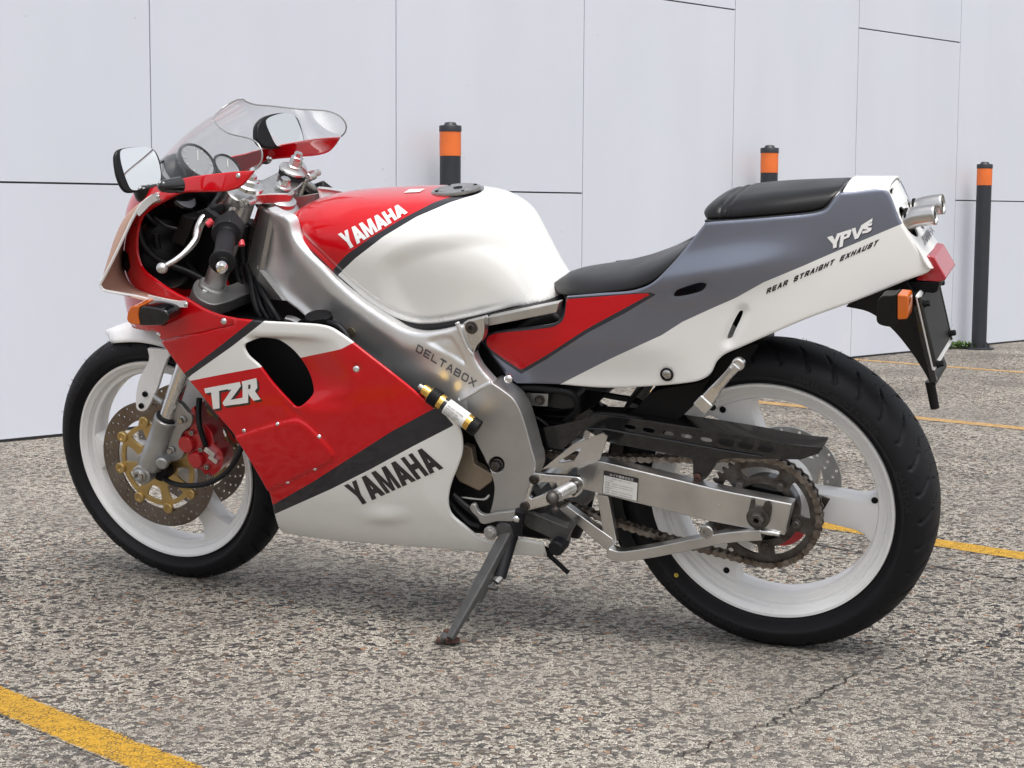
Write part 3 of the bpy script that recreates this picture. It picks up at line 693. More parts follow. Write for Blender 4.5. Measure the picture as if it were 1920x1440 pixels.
def wheel(name,cx,cz,ro,hw,rw,yw,angs,hubr,spw,front,xf=None):
    mb=MB(); idf=(lambda v:v) if xf is None else xf
    lathe(mb,rimprof(ro,hw,rw,yw),(cx,0,cz),(0,1,0),200,closed=True,fn=idf)
    hh=.052 if front else .060
    lathe(mb,[(hubr*.6,-hh),(hubr*.95,-hh+.004),(hubr,-hh+.012),(hubr*.92,0),(hubr,hh-.012),(hubr*.95,hh-.004),(hubr*.6,hh)],(cx,0,cz),(0,1,0),64,fn=idf)
    for a in angs:
        o=spoke_poly((cx,cz),a,hubr*.7,rw+.006,*spw)
        # hollow cast look: two stacked slabs, chamfered
        n=len(o); c_=o.mean(0)
        lay=[(-.019,.80),(-.0225,.62)]
        rings_=[]
        for yy,s in ((-.016,1.0),(-.0215,.90),(-.0235,.74)): 
            # inset across the width only
            q=o.copy(); ax=np.array([math.cos(R(a)),math.sin(R(a))]); rel=q-[cx,cz]; al=rel@ax; per=rel-al[:,None]*ax; q=np.array([cx,cz])+al[:,None]*ax+per*s
            rings_.append(np.stack([q[:,0],np.full(n,yy),q[:,1]],-1))
        V=[r_ for r_ in rings_[::-1]]+[r_*[1,-1,1] for r_ in rings_]; k=len(V); V=np.concatenate(V); F=[]
        for i in range(k-1):
            for j in range(n): j2=(j+1)%n; F.append((i*n+j,i*n+j2,(i+1)*n+j2,(i+1)*n+j))
        F+=[tuple(range(n))[::-1],tuple(range((k-1)*n,k*n))]
        mb.add(idf(V),F)
    return mb.build(name,MT['white'],BIKE,ang=32)
FX,FZ=-1.38,.290
def sf(v): return steer(v)
fw=wheel('front_wheel',FX,FZ,.2295,.043,.200,.022,(-60,180,60),.042,(.040,.050,.075),True,sf)
tyre('tyre',fw,FX,FZ,.290,.2255,.056,True,sf,(.219,.037))
rw_=wheel('rear_wheel',0,.3053,.2349,.0506,.200,.026,(112,-8,232),.060,(.056,.070,.085),False)
tyre('tyre',rw_,0,.3053,.3053,.231,.071,False,None,(.224,.044))
# little round weight holes on the rear spokes' roots
for u,v in ((1355,770),(1640,940),(1362,1071)):
    c=P(u,v,-.0245); mb=MB(); lathe(mb,[(.0062,-.001),(.0062,.0008),(.0052,.0010),(.0050,.0002),(0,.0002)],c,(0,-1,0),20); mb.build('drain_hole',MT['matte'],rw_)
c=sf(np.array([P(194,838,-.04)]))[0]; mb=MB(); lathe(mb,[(.0035,0),(.0035,.016),(.005,.016),(.005,.026),(.003,.028),(0,.028)],P(196,838,-.030),(.9,-.35,0),14); mb.build('valve_stem',MT['rubber'],fw)
mb=MB(); lathe(mb,[(.0045,0),(.0045,.0006),(.0025,.0006),(.0025,0)],P(1268,1080,-.0702),(0,-1,0),14); mb.build('balance_mark',MT['yellow'],rw_)
# tyre vent hairs
def hairs(parent,cx,cz,Ro,hw,seed,n,xf=None):
    r=random.Random(seed); mb=MB()
    for i in range(n):
        a=r.uniform(0,2*PI); s=r.choice([-1,1])*r.choice([.0,.25,.55,.8,.93]); t=math.acos(max(-1,min(1,abs(s)**(1/.8)))) if s else PI/2
        zc=Ro-.045; rr=zc+(Ro-zc)*abs(math.sin(t))**.92-.0005; y=s*hw
        d=np.array([math.cos(a),0,math.sin(a)]); nrm=d*math.sin(t)+np.array([0,np.sign(s)*math.cos(t),0]); nrm=nrm+np.array([r.uniform(-.3,.3) for _ in range(3)]); nrm/=np.linalg.norm(nrm)
        p=np.array([cx,y,cz])+d*rr; l=r.uniform(.003,.0075); q=np.array([p,p+nrm*l]); q=xf(q) if xf else q
        if q[1][2]*CL+q[1][1]*SL<.004: continue
        tube(mb,q,[.00055,.00035],4)
    props(mb.build('vent_hairs',MT['rubber'],parent,fix=False),kind='stuff')
hairs(fw,FX,FZ,.290,.056,3,260,sf); hairs(rw_,0,.3053,.3053,.071,4,260)

# front discs
def disc(parent,cx,cz,y,ro,ri,nh,carrier,side=-1,xf=None,name='brake_disc',m_=None):
    H=[]
    rows=[(.25,0),(.55,.33),(.82,.66)]
    for k in range(nh):
        for f,o in rows: a=(k+o)/nh*2*PI; r=ri+(ro-ri)*f; H.append(circle((cx+r*math.cos(a),cz+r*math.sin(a)),.0031 if f>.3 else .0027,8)[::-1])
    # slots near the inner edge
    L=circle((cx,cz),ro,128); inn=circle((cx,cz),ri,96)[::-1]
    o=plate(name,L,y,.0045,m_ or MT['disc'],parent,[inn]+H,bevel=0,px=False,mirror=side>0,xf=xf)
    if carrier:
        mb=MB(); n=8
        # ring with windows
        L=circle((cx,cz),ri*.905,96); inn=circle((cx,cz),.034,48)[::-1]; W=[]
        for k in range(n):
            a=(k+.5)/n*360+8; q=[]
            q+=arc((cx,cz),ri*.80,a-13,a+13,6); q+=arc((cx,cz),ri*.50,a+9,a-9,5)
            W.append(smooth([tuple(x) for x in q],.004)[::-1])
        plate('disc_carrier',L,y-.002,.006,MT['gold'],parent,[inn]+W,bevel=.001,px=False,mirror=side>0,xf=xf)
        for k in range(n):
            a=R(k/n*360+8); c=np.array([cx+ri*.955*math.cos(a),side*abs(y) ,cz+ri*.955*math.sin(a)]); c[1]=side*(abs(y)+.004)
            mb=MB(); lathe(mb,[(.0125,-.004),(.0125,.0025),(.0110,.004),(.0062,.004),(.0050,.0015),(.0028,.0010),(0,.001)],c,(0,side,0),20,fn=xf)
            mb.build('disc_bobbin',MT['gold'],parent)
    return o
disc(fw,FX,FZ,-.066,.146,.106,30,True,-1,sf)
disc(fw,FX,FZ,-.066,.146,.106,30,True,1,sf)
disc(rw_,0,.3053,-.080,.107,.072,18,False,1,m_=MT['steel'])

# ------------------------------------------------------------------ fork
for sgn in (-1,1):
    y=.104*sgn
    a=P(287,863,-.104); b=P(446,390,-.104); a[1]=b[1]=y; d=(b-a)/np.linalg.norm(b-a)
    if sgn<0:
        # recover the axis from the photograph: axle lug, slider top and clamp
        pass
    up=lambda t: a+d*t
    mb=MB(); cyl(mb,up(.40),d,.0205,.62,36); tube_o=None
    sl=MB(); lathe(sl,[(.020,-.022),(.0265,-.016),(.0280,0),(.0272,.052),(.0262,.054),(.0262,.100),(.0272,.103),(.0272,.112),(.0225,.115)],a,d,40)
    # axle boss, caliper lug, fender lug
    ax=np.array([FX,y,FZ]); cyl(sl,ax+[0,sgn*.006,0],(0,1,0),.0225,.040,32,bv=.003); cyl(sl,ax+[.012,0,.024],(0,1,0),.026,.032,28,bv=.003)
    leg=sl.build('fork_leg',MT['silverpaint'],BIKE,ang=35)
    tb=MB(); cyl(tb,up(.33),d,.0178,.44,40); tb.build('fork_tube',MT['chrome'],leg)
    tb=MB(); lathe(tb,[(.0205,.112),(.0235,.112),(.0235,.119),(.0185,.121)],a,d,36); tb.build('dust_seal',MT['rubber'],leg)
    mb=MB(); lathe(mb,[(.016,0),(.016,.004),(.012,.006),(.012,.010),(.0085,.011),(.0085,.004),(0,.004)],ax+[0,sgn*.026,0],(0,sgn,0),28); mb.build('axle_end',MT['steel'],leg)
    # caliper bracket lugs on the rear of the slider
    pl=[(333,757),(352,775),(360,783),(357,800),(343,812),(338,826),(345,848),(338,862),(320,868),(300,875),(315,800)]
    if True:
        plate('caliper_lug',smooth(pl,3),-.108,.014,MT['silverpaint'],leg,bevel=.002,mirror=sgn>0)
    mb=MB()
    for u,v in ((343,788),(322,845)):
        c=P(u,v,-.110)*[1,-sgn,1] if sgn>0 else P(u,v,-.110); mb=MB(); bolt(mb,c,(0,sgn,0),.0066,.011,'hex'); mb.build('caliper_bolt',MT['steel'],leg)
    # caliper
    if True:
        out=[(362,765),(372,790),(386,800),(398,815),(402,835),(415,848),(418,868),(410,885),(398,893),(385,892),(378,883),(362,878),(352,864),(350,852),(336,845),(334,828),(342,812),(356,806),(354,790)]
        cal=plate('brake_caliper',smooth(out,3),-.098,.040,MT['caliper'],BIKE,bevel=.004,seg=3,mirror=sgn>0)
        for (u,v,rr) in ((352,833,.019),(370,862,.018)):
            c=P(u,v,-.100); c=c*[1,-1,1] if sgn>0 else c
            mb=MB(); lathe(mb,[(rr,0),(rr,.007),(rr*.9,.010),(0,.0105)],c,(0,sgn,0),32); mb.build('piston_cover',MT['caliper'],cal)
        mb=MB()
        for u,v in ((362,812),(390,876),(379,843),(391,893)):
            c=P(u,v,-.100); c=c*[1,-1,1] if sgn>0 else c; mb=MB(); bolt(mb,c,(0,sgn,0),.0055,.008,'cap'); mb.build('caliper_screw',MT['steel'],cal)
        mb=MB(); 
        for q in ([(388,836),(396,834),(412,850),(404,856)],[(392,852),(402,850),(414,862),(404,868)]):
            pass
        c=P(395,848,-.101); c=c*[1,-1,1] if sgn>0 else c
        box(mb,c,(.026,.010,.012),('Y',R(35))); box(mb,c+[.006,0,-.016],(.022,.010,.010),('Y',R(35))); mb.build('pad_spring',MT['chrome'],cal)
    if sgn<0:
        mb=MB(); cyl(mb,P(308,865,-.118),(.25,-1,-.1),.0135,.036,28,bv=.003); mb.build('clamp_boss',MT['silverpaint'],leg)
# brake hoses
def cable(name,pts,r,m,parent=BIKE,n=10,sm=8):
    mb=MB(); tube(mb,[P(*p) for p in pts],r,n,sm=sm); return mb.build(name,MT[m],parent)
cable('brake_hose',[(374,748,-.08),(372,775,-.095),(374,800,-.108),(381,822,-.108),(386,838,-.105)],.0062,'rubber')
cable('speedometer_cable',[(300,893,-.085),(322,907,-.12),(350,912,-.14),(385,909,-.15),(415,895,-.15),(437,872,-.15),(452,842,-.145),(462,800,-.12)],.0058,'rubber')
mb=MB(); cyl(mb,P(305,884,-.088),(0,1,0),.020,.03,28,bv=.003); mb.build('speedometer_drive',MT['matte'],BIKE)

# front mudguard: a shell round the tyre plus fork braces
def gshell(name,cx,cz,r0,a0,a1,hw_fn,drop,mats,parent,xf=None,na=60,nb=22,th=.003,rfn=None):
    A=np.radians(np.linspace(a0,a1,na)); V=[]
    for i,a in enumerate(A):
        t=i/(na-1); hw=hw_fn(t)
        for j in range(nb+1):
            s=-1+2*j/nb; y=hw*s; rr=r0+(rfn(t) if rfn else 0)-drop*abs(s)**3.2
            V.append((cx+rr*math.cos(a),y,cz+rr*math.sin(a)))
    V=np.array(V); n=len(V); F=[]
    for i in range(na-1):
        for j in range(nb): q=i*(nb+1)+j; F.append((q,q+1,q+nb+2,q+nb+1))
    me=bpy.data.meshes.new(name); V=xf(V) if xf else V; me.from_pydata(V.tolist(),[],F)
    o=link(name,me,mats,parent,ang=60); s_=o.modifiers.new('solid','SOLIDIFY'); s_.thickness=th; s_.offset=0
    return o
fend=gshell('front_mudguard',FX,FZ,.3015,50,116,lambda t:.058*(1-max(0,(t-.70)/.30)**2.4*.95),.030,MT['white'],BIKE,sf,rfn=lambda t:.012*t)
brace=Z(100,560,2.618,[(460,248,'c'),(468,300),(420,400),(405,480),(408,545),(425,557),(452,553),(495,480),(515,430),(530,380),(560,300),(572,285,'c'),(560,255,'c')])
for mir in (False,True):
    plate('fender_brace',smooth(brace,3),-.088,.010,MT['white'],fend,bevel=.002,mirror=mir)
mb=MB()
for u,v in ((273,740),(266,762)): mb=MB(); bolt(mb,P(u,v,-.088),(0,-1,0),.0062,.005,'cap'); mb.build('fender_bolt',MT['matte'],fend)
mb=MB(); tube(mb,[P(290,746,-.092),P(306,757,-.10)],.006,12); mb.build('fender_lug',MT['silverpaint'],fend)
# ------------------------------------------------------------------ section surfaces
class Sec(Surf):
    def __init__(s,st,ar=(-1,0),s_b=.015,scale=(.3,1),n=(110,110)):
        xs=np.array([q[0] for q in st]); T=np.array([q[1] for q in st],float)   # ns,K,2 (y>=0,z)
        bx=np.linspace(xs[0],xs[-1],240); K=T.shape[1]; Tb=np.zeros((240,K,2))
        for k in range(K):
            for c in range(2): Tb[:,k,c]=sfun(xs,T[:,k,c],s_b)(bx)
        A=np.linspace(0,1,160)*(K-1); i=np.clip(A.astype(int),0,K-2); t=(A-i)[None,:,None]
        pad=np.concatenate([Tb[:,1:2]*[-1,1],Tb,2*Tb[:,-1:]-Tb[:,-2:-1]],1)
        p0,p1,p2,p3=pad[:,i],pad[:,i+1],pad[:,i+2],pad[:,i+3]
        s.T=.5*((2*p1)+(-p0+p2)*t+(2*p0-5*p1+4*p2-p3)*t*t+(-p0+3*p1-3*p2+p3)*t**3); s.b0,s.b1=xs[0],xs[-1]
        super().__init__(s.ev,ar,(xs[0],xs[-1]),scale,n)
    def ev(s,a,b):
        a=np.asarray(a,float); b=np.asarray(b,float); u=np.clip(abs(a),0,1)*159; v=(b-s.b0)/(s.b1-s.b0)*239; vc=np.clip(v,0,239)
        i=np.clip(u.astype(int),0,158); j=np.clip(vc.astype(int),0,238); fu=(u-i)[...,None]; fv=(vc-j)[...,None]
        q=(s.T[j,i]*(1-fu)+s.T[j,i+1]*fu)*(1-fv)+(s.T[j+1,i]*(1-fu)+s.T[j+1,i+1]*fu)*fv
        return np.stack([b,q[...,0]*np.where(a<0,-1,1),q[...,1]],-1)
def sec(zt,w,H,zb,wb,n=2.6,k=7):
    t=np.linspace(0,PI/2,k); L=[(w*math.sin(x)**(2/n),zt-H+H*max(0,math.cos(x))**(2/n)) for x in t]
    L+=[((w+wb)/2,(zt-H+zb)/2),(wb,zb)]; return L
def solid_sec(name,surf,b0,b1,a1,mats,parent,nb=60,na=48,disp=None,attrs=None,capr=True,label=None):
    """closed skin of a section surface between stations, both sides"""
    A=np.linspace(-a1,a1,2*na+1); B=np.linspace(b0,b1,nb+1); AA,BB=np.meshgrid(A,B); X=surf.f(AA.ravel(),BB.ravel())
    k=len(A); F=[]
    for i in range(nb):
        for j in range(k-1): q=i*k+j; F.append((q,q+1,q+k+1,q+k))
    F.append(tuple(range(k))[::-1]); F.append(tuple(nb*k+j for j in range(k)))
    for i in range(nb): F.append((i*k+k-1,i*k,(i+1)*k,(i+1)*k+k-1))
    me=bpy.data.meshes.new(name); me.from_pydata(X.tolist(),[],F); bm=bmesh.new(); bm.from_mesh(me); bmesh.ops.recalc_face_normals(bm,faces=bm.faces); bm.to_mesh(me); bm.free()
    return link(name,me,mats,parent,ang=50,label=label)

# ------------------------------------------------------------------ fuel tank
TK=[(-1.03,.775,.040,.06),(-1.00,.822,.062,.07),(-.97,.853,.082,.08),(-.93,.873,.106,.09),(-.87,.884,.128,.10),(-.80,.889,.142,.11),(-.70,.892,.153,.12),(-.60,.892,.160,.125),(-.545,.885,.154,.125),(-.505,.869,.142,.125),(-.472,.842,.128,.12),(-.447,.802,.114,.11),(-.422,.742,.100,.09),(-.37,.66,.082,.08)]
S_tank=Sec([(x,sec(zt,w,H,.60,w-.012)) for x,zt,w,H in TK],s_b=.014,scale=(.34,1))
tk_low=smooth([(545,430),(556,444),(570,460),(600,490),(632,521),(680,560),(720,587),(755,605),(780,613),(800,614),(830,611),(900,597),(970,580),(1035,563),(1056,552)],4,closed=False)
ab=S_tank.inv(tk_low)
half=np.concatenate([[[0,-1.022]],[[-.45,-1.022]],ab,[[-.55,-.372],[0,-.372]]]); 
full=np.concatenate([half,half[::-1][1:-1]*[-1,1]])
knee=smooth([(700,525),(712,482),(765,452),(850,430),(925,422),(975,440),(1010,490),(1030,560),(1000,610),(900,640),(790,660),(735,600)],5)
def tank_disp(px,X):
    d=sdist(px,knee); g=.0105*sstep(-d/44)
    d2=pdist(px,tk_low,False); lip=.0040*np.exp(-((d2-10)/3.6)**2)*sstep((960-px[:,0])/80)        # groove above the rolled lower seam
    wave=.003*sstep((px[:,1]-470)/90)*sstep((690-px[:,0])/60)*sstep((px[:,0]-560)/40)
    return g+lip+wave
t_red=[(500,430),(540,370),(600,340),(860,330),(915,345),(893,358),(862,368),(844,371),(825,377),(812,382),(750,414),(694,448),(650,479),(623,507),(634,523),(600,500)]
t_blk=[(623,507),(650,479),(694,448),(750,414),(812,382),(825,377),(844,371),(862,368),(893,358),(915,345),(935,345),(915,357),(890,367),(872,372),(844,381),(781,408),(719,445),(666,486),(634,516),(630,523)]
M_TANK=livery('tank_paint',WHT,[('red',RED),('blk',CHR_)],.3)
tank=panel('fuel_tank',S_tank,full,M_TANK,BIKE,h=.0065,thick=.004,roll=.005,xr=(.0065,.008,.0095,.011,.0125,.014,.0165),px=False,mirror='sym',disp=tank_disp,attrs={'red':t_red,'blk':t_blk},ang=60)
# filler cap set flush in the top
c=P(856,363,0.0); c=np.array([c[0],0,float(S_tank.f(np.array([0.]),np.array([c[0]]))[0,2])]); nrm=np.array([-.02,0,1.])
mb=MB(); lathe(mb,[(.0495,-.002),(.0495,.0014),(.048,.0020),(.046,.0016)],c,nrm,56); capr=mb.build('filler_ring',MT['steel'],tank)
mb=MB(); lathe(mb,[(.047,-.002),(.047,.0028),(.045,.0036),(.036,.0036),(.0355,.0024),(.034,.0024),(.0335,.0038),(0,.0048)],c,nrm,56); cap=mb.build('filler_cap',MT['steel'],tank)
for k in range(4):
    a=R(45+90*k); mb=MB(); bolt(mb,c+np.array([.040*math.cos(a),.040*math.sin(a),.0036]),nrm,.0034,.0016,'cap'); mb.build('cap_screw',MT['matte'],tank)
mb=MB(); lathe(mb,[(.009,.0044),(.009,.0058),(0,.0062)],c+[.004,0,0],nrm,24); box(mb,c+[.004,0,.0064],(.0015,.007,.0008)); mb.build('key_slot',MT['matte'],tank)
# warning sticker
q=S_tank.inv([(760,356.5),(790,355.5),(787,363),(756,364.5)]); 
try: decal('warning_sticker',S_tank,[[(757,364),(787,362.5),(797,356.5),(768,357.5)]],MT['paper'],tank,off=.0012)
except Exception as e: print('sticker',e)

# ------------------------------------------------------------------ letters
def U(s): return s
GL={ # block letters in a unit box (x right, y up)
'Y':[[(0,1),(.34,1),(.5,.66),(.66,1),(1,1),(.66,.40),(.66,0),(.34,0),(.34,.40)]],
'A':[[(0,0),(.33,0),(.56,.78),(.56,1),(.34,1)],[(.44,1),(.66,1),(1,0),(.67,0),(.44,.78)],[(.25,.18),(.75,.18),(.72,.40),(.28,.40)]],
'M':[[(0,0),(.24,0),(.24,1),(0,1)],[(.76,0),(1,0),(1,1),(.76,1)],[(.10,1),(.30,1),(.60,0),(.40,0)],[(.70,1),(.90,1),(.60,0),(.40,0)]],
'H':[[(0,0),(.34,0),(.34,1),(0,1)],[(.66,0),(1,0),(1,1),(.66,1)],[(.3,.38),(.7,.38),(.7,.62),(.3,.62)]],
}
def quadmap(quad):
    q=np.array(quad,float)
    return lambda x,y: tuple((1-x)*(1-y)*q[0]+x*(1-y)*q[1]+x*y*q[2]+(1-x)*y*q[3])
def word(s,quad,widths,gap=.02):
    f=quadmap(quad); tot=sum(widths[c] for c in s)+gap*(len(s)-1); x=0; out=[]
    for c in s:
        w_=widths[c]
        for p in GL[c]: out.append([f((x+a*w_)/tot,b) for a,b in p])
        x+=w_+gap
    return out
YW={'Y':.165,'A':.175,'M':.195,'H':.155}
decal('tank_lettering',S_tank,word('YAMAHA',[(652,471),(765,401),(753,383),(634,441)],YW,.004),MT['inkw'],tank,off=.0012)
decal('tank_lettering',S_tank,word('YAMAHA',[(652,471),(765,401),(753,383),(634,441)],YW,.004),MT['inkw'],tank,off=.0012,mirror=True)
def textdecal(name,s,surf,quad,m_,parent,bold=.0,shear=0,off=.0009,mirror=False,spacing=1.0,px=True):
    v,f=fonttext(s,bold,shear,spacing=spacing)
    mn,mx_=v.min(0),v.max(0); uv=(v-mn)/(mx_-mn); q=quadmap(quad); p=np.array([q(a,b) for a,b in uv])
    ab=surf.inv(p) if px else p; nr,X=surf.nrm(ab); X=X+nr*off
    if mirror: X=X*[1,-1,1]
    me=bpy.data.meshes.new(name); me.from_pydata(X.tolist(),[],f); return link(name,me,m_,parent)

SG={'R':[((0,0),(0,1)),((0,1),(.85,1)),((.85,1),(1,.85)),((1,.85),(1,.62)),((1,.62),(.85,.47)),((.85,.47),(0,.47)),((.5,.47),(1,0))],
'E':[((0,0),(0,1)),((0,1),(1,1)),((0,.5),(.92,.5)),((0,0),(1,0))],'A':[((0,0),(.42,1)),((.58,1),(1,0)),((.42,1),(.58,1)),((.2,.32),(.8,.32))],
'S':[((1,.8),(.85,1)),((.85,1),(.15,1)),((.15,1),(0,.85)),((0,.85),(0,.68)),((0,.68),(.15,.54)),((.15,.54),(.85,.46)),((.85,.46),(1,.32)),((1,.32),(1,.15)),((1,.15),(.85,0)),((.85,0),(.15,0)),((.15,0),(0,.2))],
'T':[((0,1),(1,1)),((.5,1),(.5,0))],'I':[((.5,0),(.5,1))],'G':[((1,.8),(.82,1)),((.82,1),(.18,1)),((.18,1),(0,.8)),((0,.8),(0,.2)),((0,.2),(.18,0)),((.18,0),(1,0)),((1,0),(1,.45)),((1,.45),(.55,.45))],
'H':[((0,0),(0,1)),((1,0),(1,1)),((0,.5),(1,.5))],'X':[((0,0),(1,1)),((0,1),(1,0))],'U':[((0,1),(0,.15)),((0,.15),(.15,0)),((.15,0),(.85,0)),((.85,0),(1,.15)),((1,.15),(1,1))],
'D':[((0,0),(0,1)),((0,1),(.8,1)),((.8,1),(1,.8)),((1,.8),(1,.2)),((1,.2),(.8,0)),((.8,0),(0,0))],'L':[((0,1),(0,0)),((0,0),(1,0))],
'B':[((0,0),(0,1)),((0,1),(.88,1)),((.88,1),(.96,.8)),((.96,.8),(.85,.52)),((0,.52),(.85,.52)),((.85,.52),(1,.3)),((1,.3),(.9,0)),((.9,0),(0,0))],
'O':[((0,.15),(0,.85)),((0,.85),(.15,1)),((.15,1),(.85,1)),((.85,1),(1,.85)),((1,.85),(1,.15)),((1,.15),(.85,0)),((.85,0),(.15,0)),((.15,0),(0,.15))]}
def block(s,quad,tx=.13,ty=.20,gap=.32,sp=.9):
    f=quadmap(quad); W={'I':.35,' ':sp}; tot=sum(W.get(c,1) for c in s)+gap*(len(s)-1); x=0; out=[]
    for c in s:
        w_=W.get(c,1)
        for (p,q) in SG.get(c,[]):
            a=np.array([tx+p[0]*(w_-2*tx) if c!='I' else w_/2,ty/2+p[1]*(1-ty)]); b=np.array([tx+q[0]*(w_-2*tx) if c!='I' else w_/2,ty/2+q[1]*(1-ty)])
            d=b-a; d=d/np.array([tx,ty/2]); d/=np.linalg.norm(d)+1e-9; n_=np.array([-d[1],d[0]])*[tx,ty/2]; e=d*[tx,ty/2]*.75
            out.append([f((x+v[0])/tot,v[1]) for v in (a-e+n_,a-e-n_,b+e-n_,b+e+n_)])
        x+=w_+gap
    return out

# ------------------------------------------------------------------ fairing surface: bubble nose running into nearly flat sides
_xn=sfun([.15,.25,.35,.45,.60,.66,.72,.76,.82,.88,.925,.97,1.018,1.06,1.10],[-1.26,-1.33,-1.38,-1.395,-1.395,-1.41,-1.405,-1.40,-1.388,-1.368,-1.325,-1.268,-1.205,-1.125,-1.03],.018)
_W=sfun([.10,.17,.22,.30,.40,.50,.60,.70,.80,.90,.96,1.00,1.05,1.10],[.06,.125,.155,.185,.203,.212,.215,.210,.200,.186,.174,.163,.143,.11],.02)
_Lz=sfun([.15,.85,.92,1.0,1.06,1.10],[.36,.36,.345,.31,.26,.22],.02)
QA=.42
def f_fair(a,b):
    a=np.asarray(a,float); b=np.asarray(b,float); s=abs(a); th=np.clip(s/QA,0,1)*PI/2; W=_W(b); L=_Lz(b); x0=_xn(b)
    x=x0+L*(1-np.cos(th)**1.0)+np.maximum(0,s-QA)*1.0; y=W*np.sin(th)**.96+np.maximum(0,s-QA)*.012-np.maximum(0,s-QA-.36)*.10
    return np.stack([x,np.where(a<0,-1,1)*y,b],-1)
S_fair=Surf(f_fair,(-1.25,0),(.14,1.09),(1,1),(170,130))

# side fairing
F_out=smooth([(440,599,'c'),(490,604),(560,608),(598,611),(618,616),(640,629),(700,675),(760,722),(812,765),(838,780),(856,796),(865,818),(866,850),(857,880),(847,905),(840,938),(845,965),(873,991),(905,1014),(938,1022),(972,1014),(1018,1022,'c'),(1024,1047,'c'),(900,1037),(760,1026),(620,1015),(545,1004),(530,1001),(521,989),(514,966),(504,925),(484,887),(444,824),(400,772),(375,740),(352,713),(329,682),(300,641,'c'),(436,612,'c')],5)
F_hole=smooth([(457.5,649),(469,642),(484,640),(510,646),(532,661),(547,677),(562,700),(576,730),(579,745),(566,762),(555,765.6),(540,752),(510,719),(487,689),(463,666)],4)
edgeR=np.array([(462,644),(469,642),(484,640),(510,646),(532,661),(547,677),(562,700),(576,730),(579,745),(568,761)],float); edgeL=np.array([(457,649),(463,666),(487,689),(510,719),(540,752),(555,766),(566,764)],float)
hatch=smooth([(420,826),(442,818),(521,793),(556,786),(572,792),(622,842),(629,855),(618,870),(585,885),(540,907),(500,925),(480,940),(430,880)],5)
def fair_disp(px,X):
    dR=pdist(px,edgeR,False); dL=pdist(px,edgeL,False)
    u,v=px[:,0],px[:,1]
    s=.026*sstep(1-dR/95)*sstep(dL/26)*sstep((v-(629+.02*(u-480)))/16)*sstep((u-(455+.62*(v-640)))/20)*sstep((790+.0*u-v)/30)
    s=s*np.where((u>560)&(v>700),sstep(1-(v-700)/75)*.6+.4*sstep(1-(v-745)/30),1)
    h=-.0045*sstep(-sdist(px,hatch)/4.5)
    b=-.008*sstep(1-np.hypot((u-722)/62,(v-968)/24))
    hole=.006*sstep(1-np.hypot(u-669,v-693)/12)
    low=.0
    cr=-.004*sstep(1-abs((v-756)+.21*(u-577))/16)*sstep((u-575)/20)*sstep((672-u)/60)
    return s+h+b+hole+cr
_c=hatch.mean(0); _t=np.roll(hatch,-1,0)-np.roll(hatch,1,0); _t/=np.linalg.norm(_t,axis=1)[:,None]; _n=np.stack([-_t[:,1],_t[:,0]],-1)*np.sign(((hatch-_c)*np.stack([-_t[:,1],_t[:,0]],-1)).sum())
h_extra=np.concatenate([hatch+_n*.3,hatch-_n*1.6,hatch-_n*3.0,hatch-_n*5.0])
f_r1=[(250,560),(440,585),(480,590),(471,604),(416,647.5),(360,690.6),(340,720),(280,640)]
f_ch=[(471,604),(480,590),(510,590),(493,605.5),(435,651),(360,704),(330,730),(340,706),(360,690.6),(416,647.5)]
f_r2=[(330,722),(360,715),(420,703),(486,691),(555,679),(610,664),(640,656),(670,640),(760,700),(830,762),(813,768),(735,810),(660,858),(585,906),(508,950),(440,880)]
f_bd=[(498,956),(508,950),(585,906),(660,858),(735,810),(813,768),(823,766),(851,799),(775,838),(697.5,880),(622,918),(514,966),(500,972)]
M_FAIR=livery('fairing_paint',WHT,[('r1',RED),('ch',CHR_),('r2',RED),('bd',CHR_)],.3)
fa={'r1':f_r1,'ch':f_ch,'r2':f_r2,'bd':f_bd}
YA_side=word('YAMAHA',[(672,951),(832,879),(799,838),(645,912)],YW,.012)
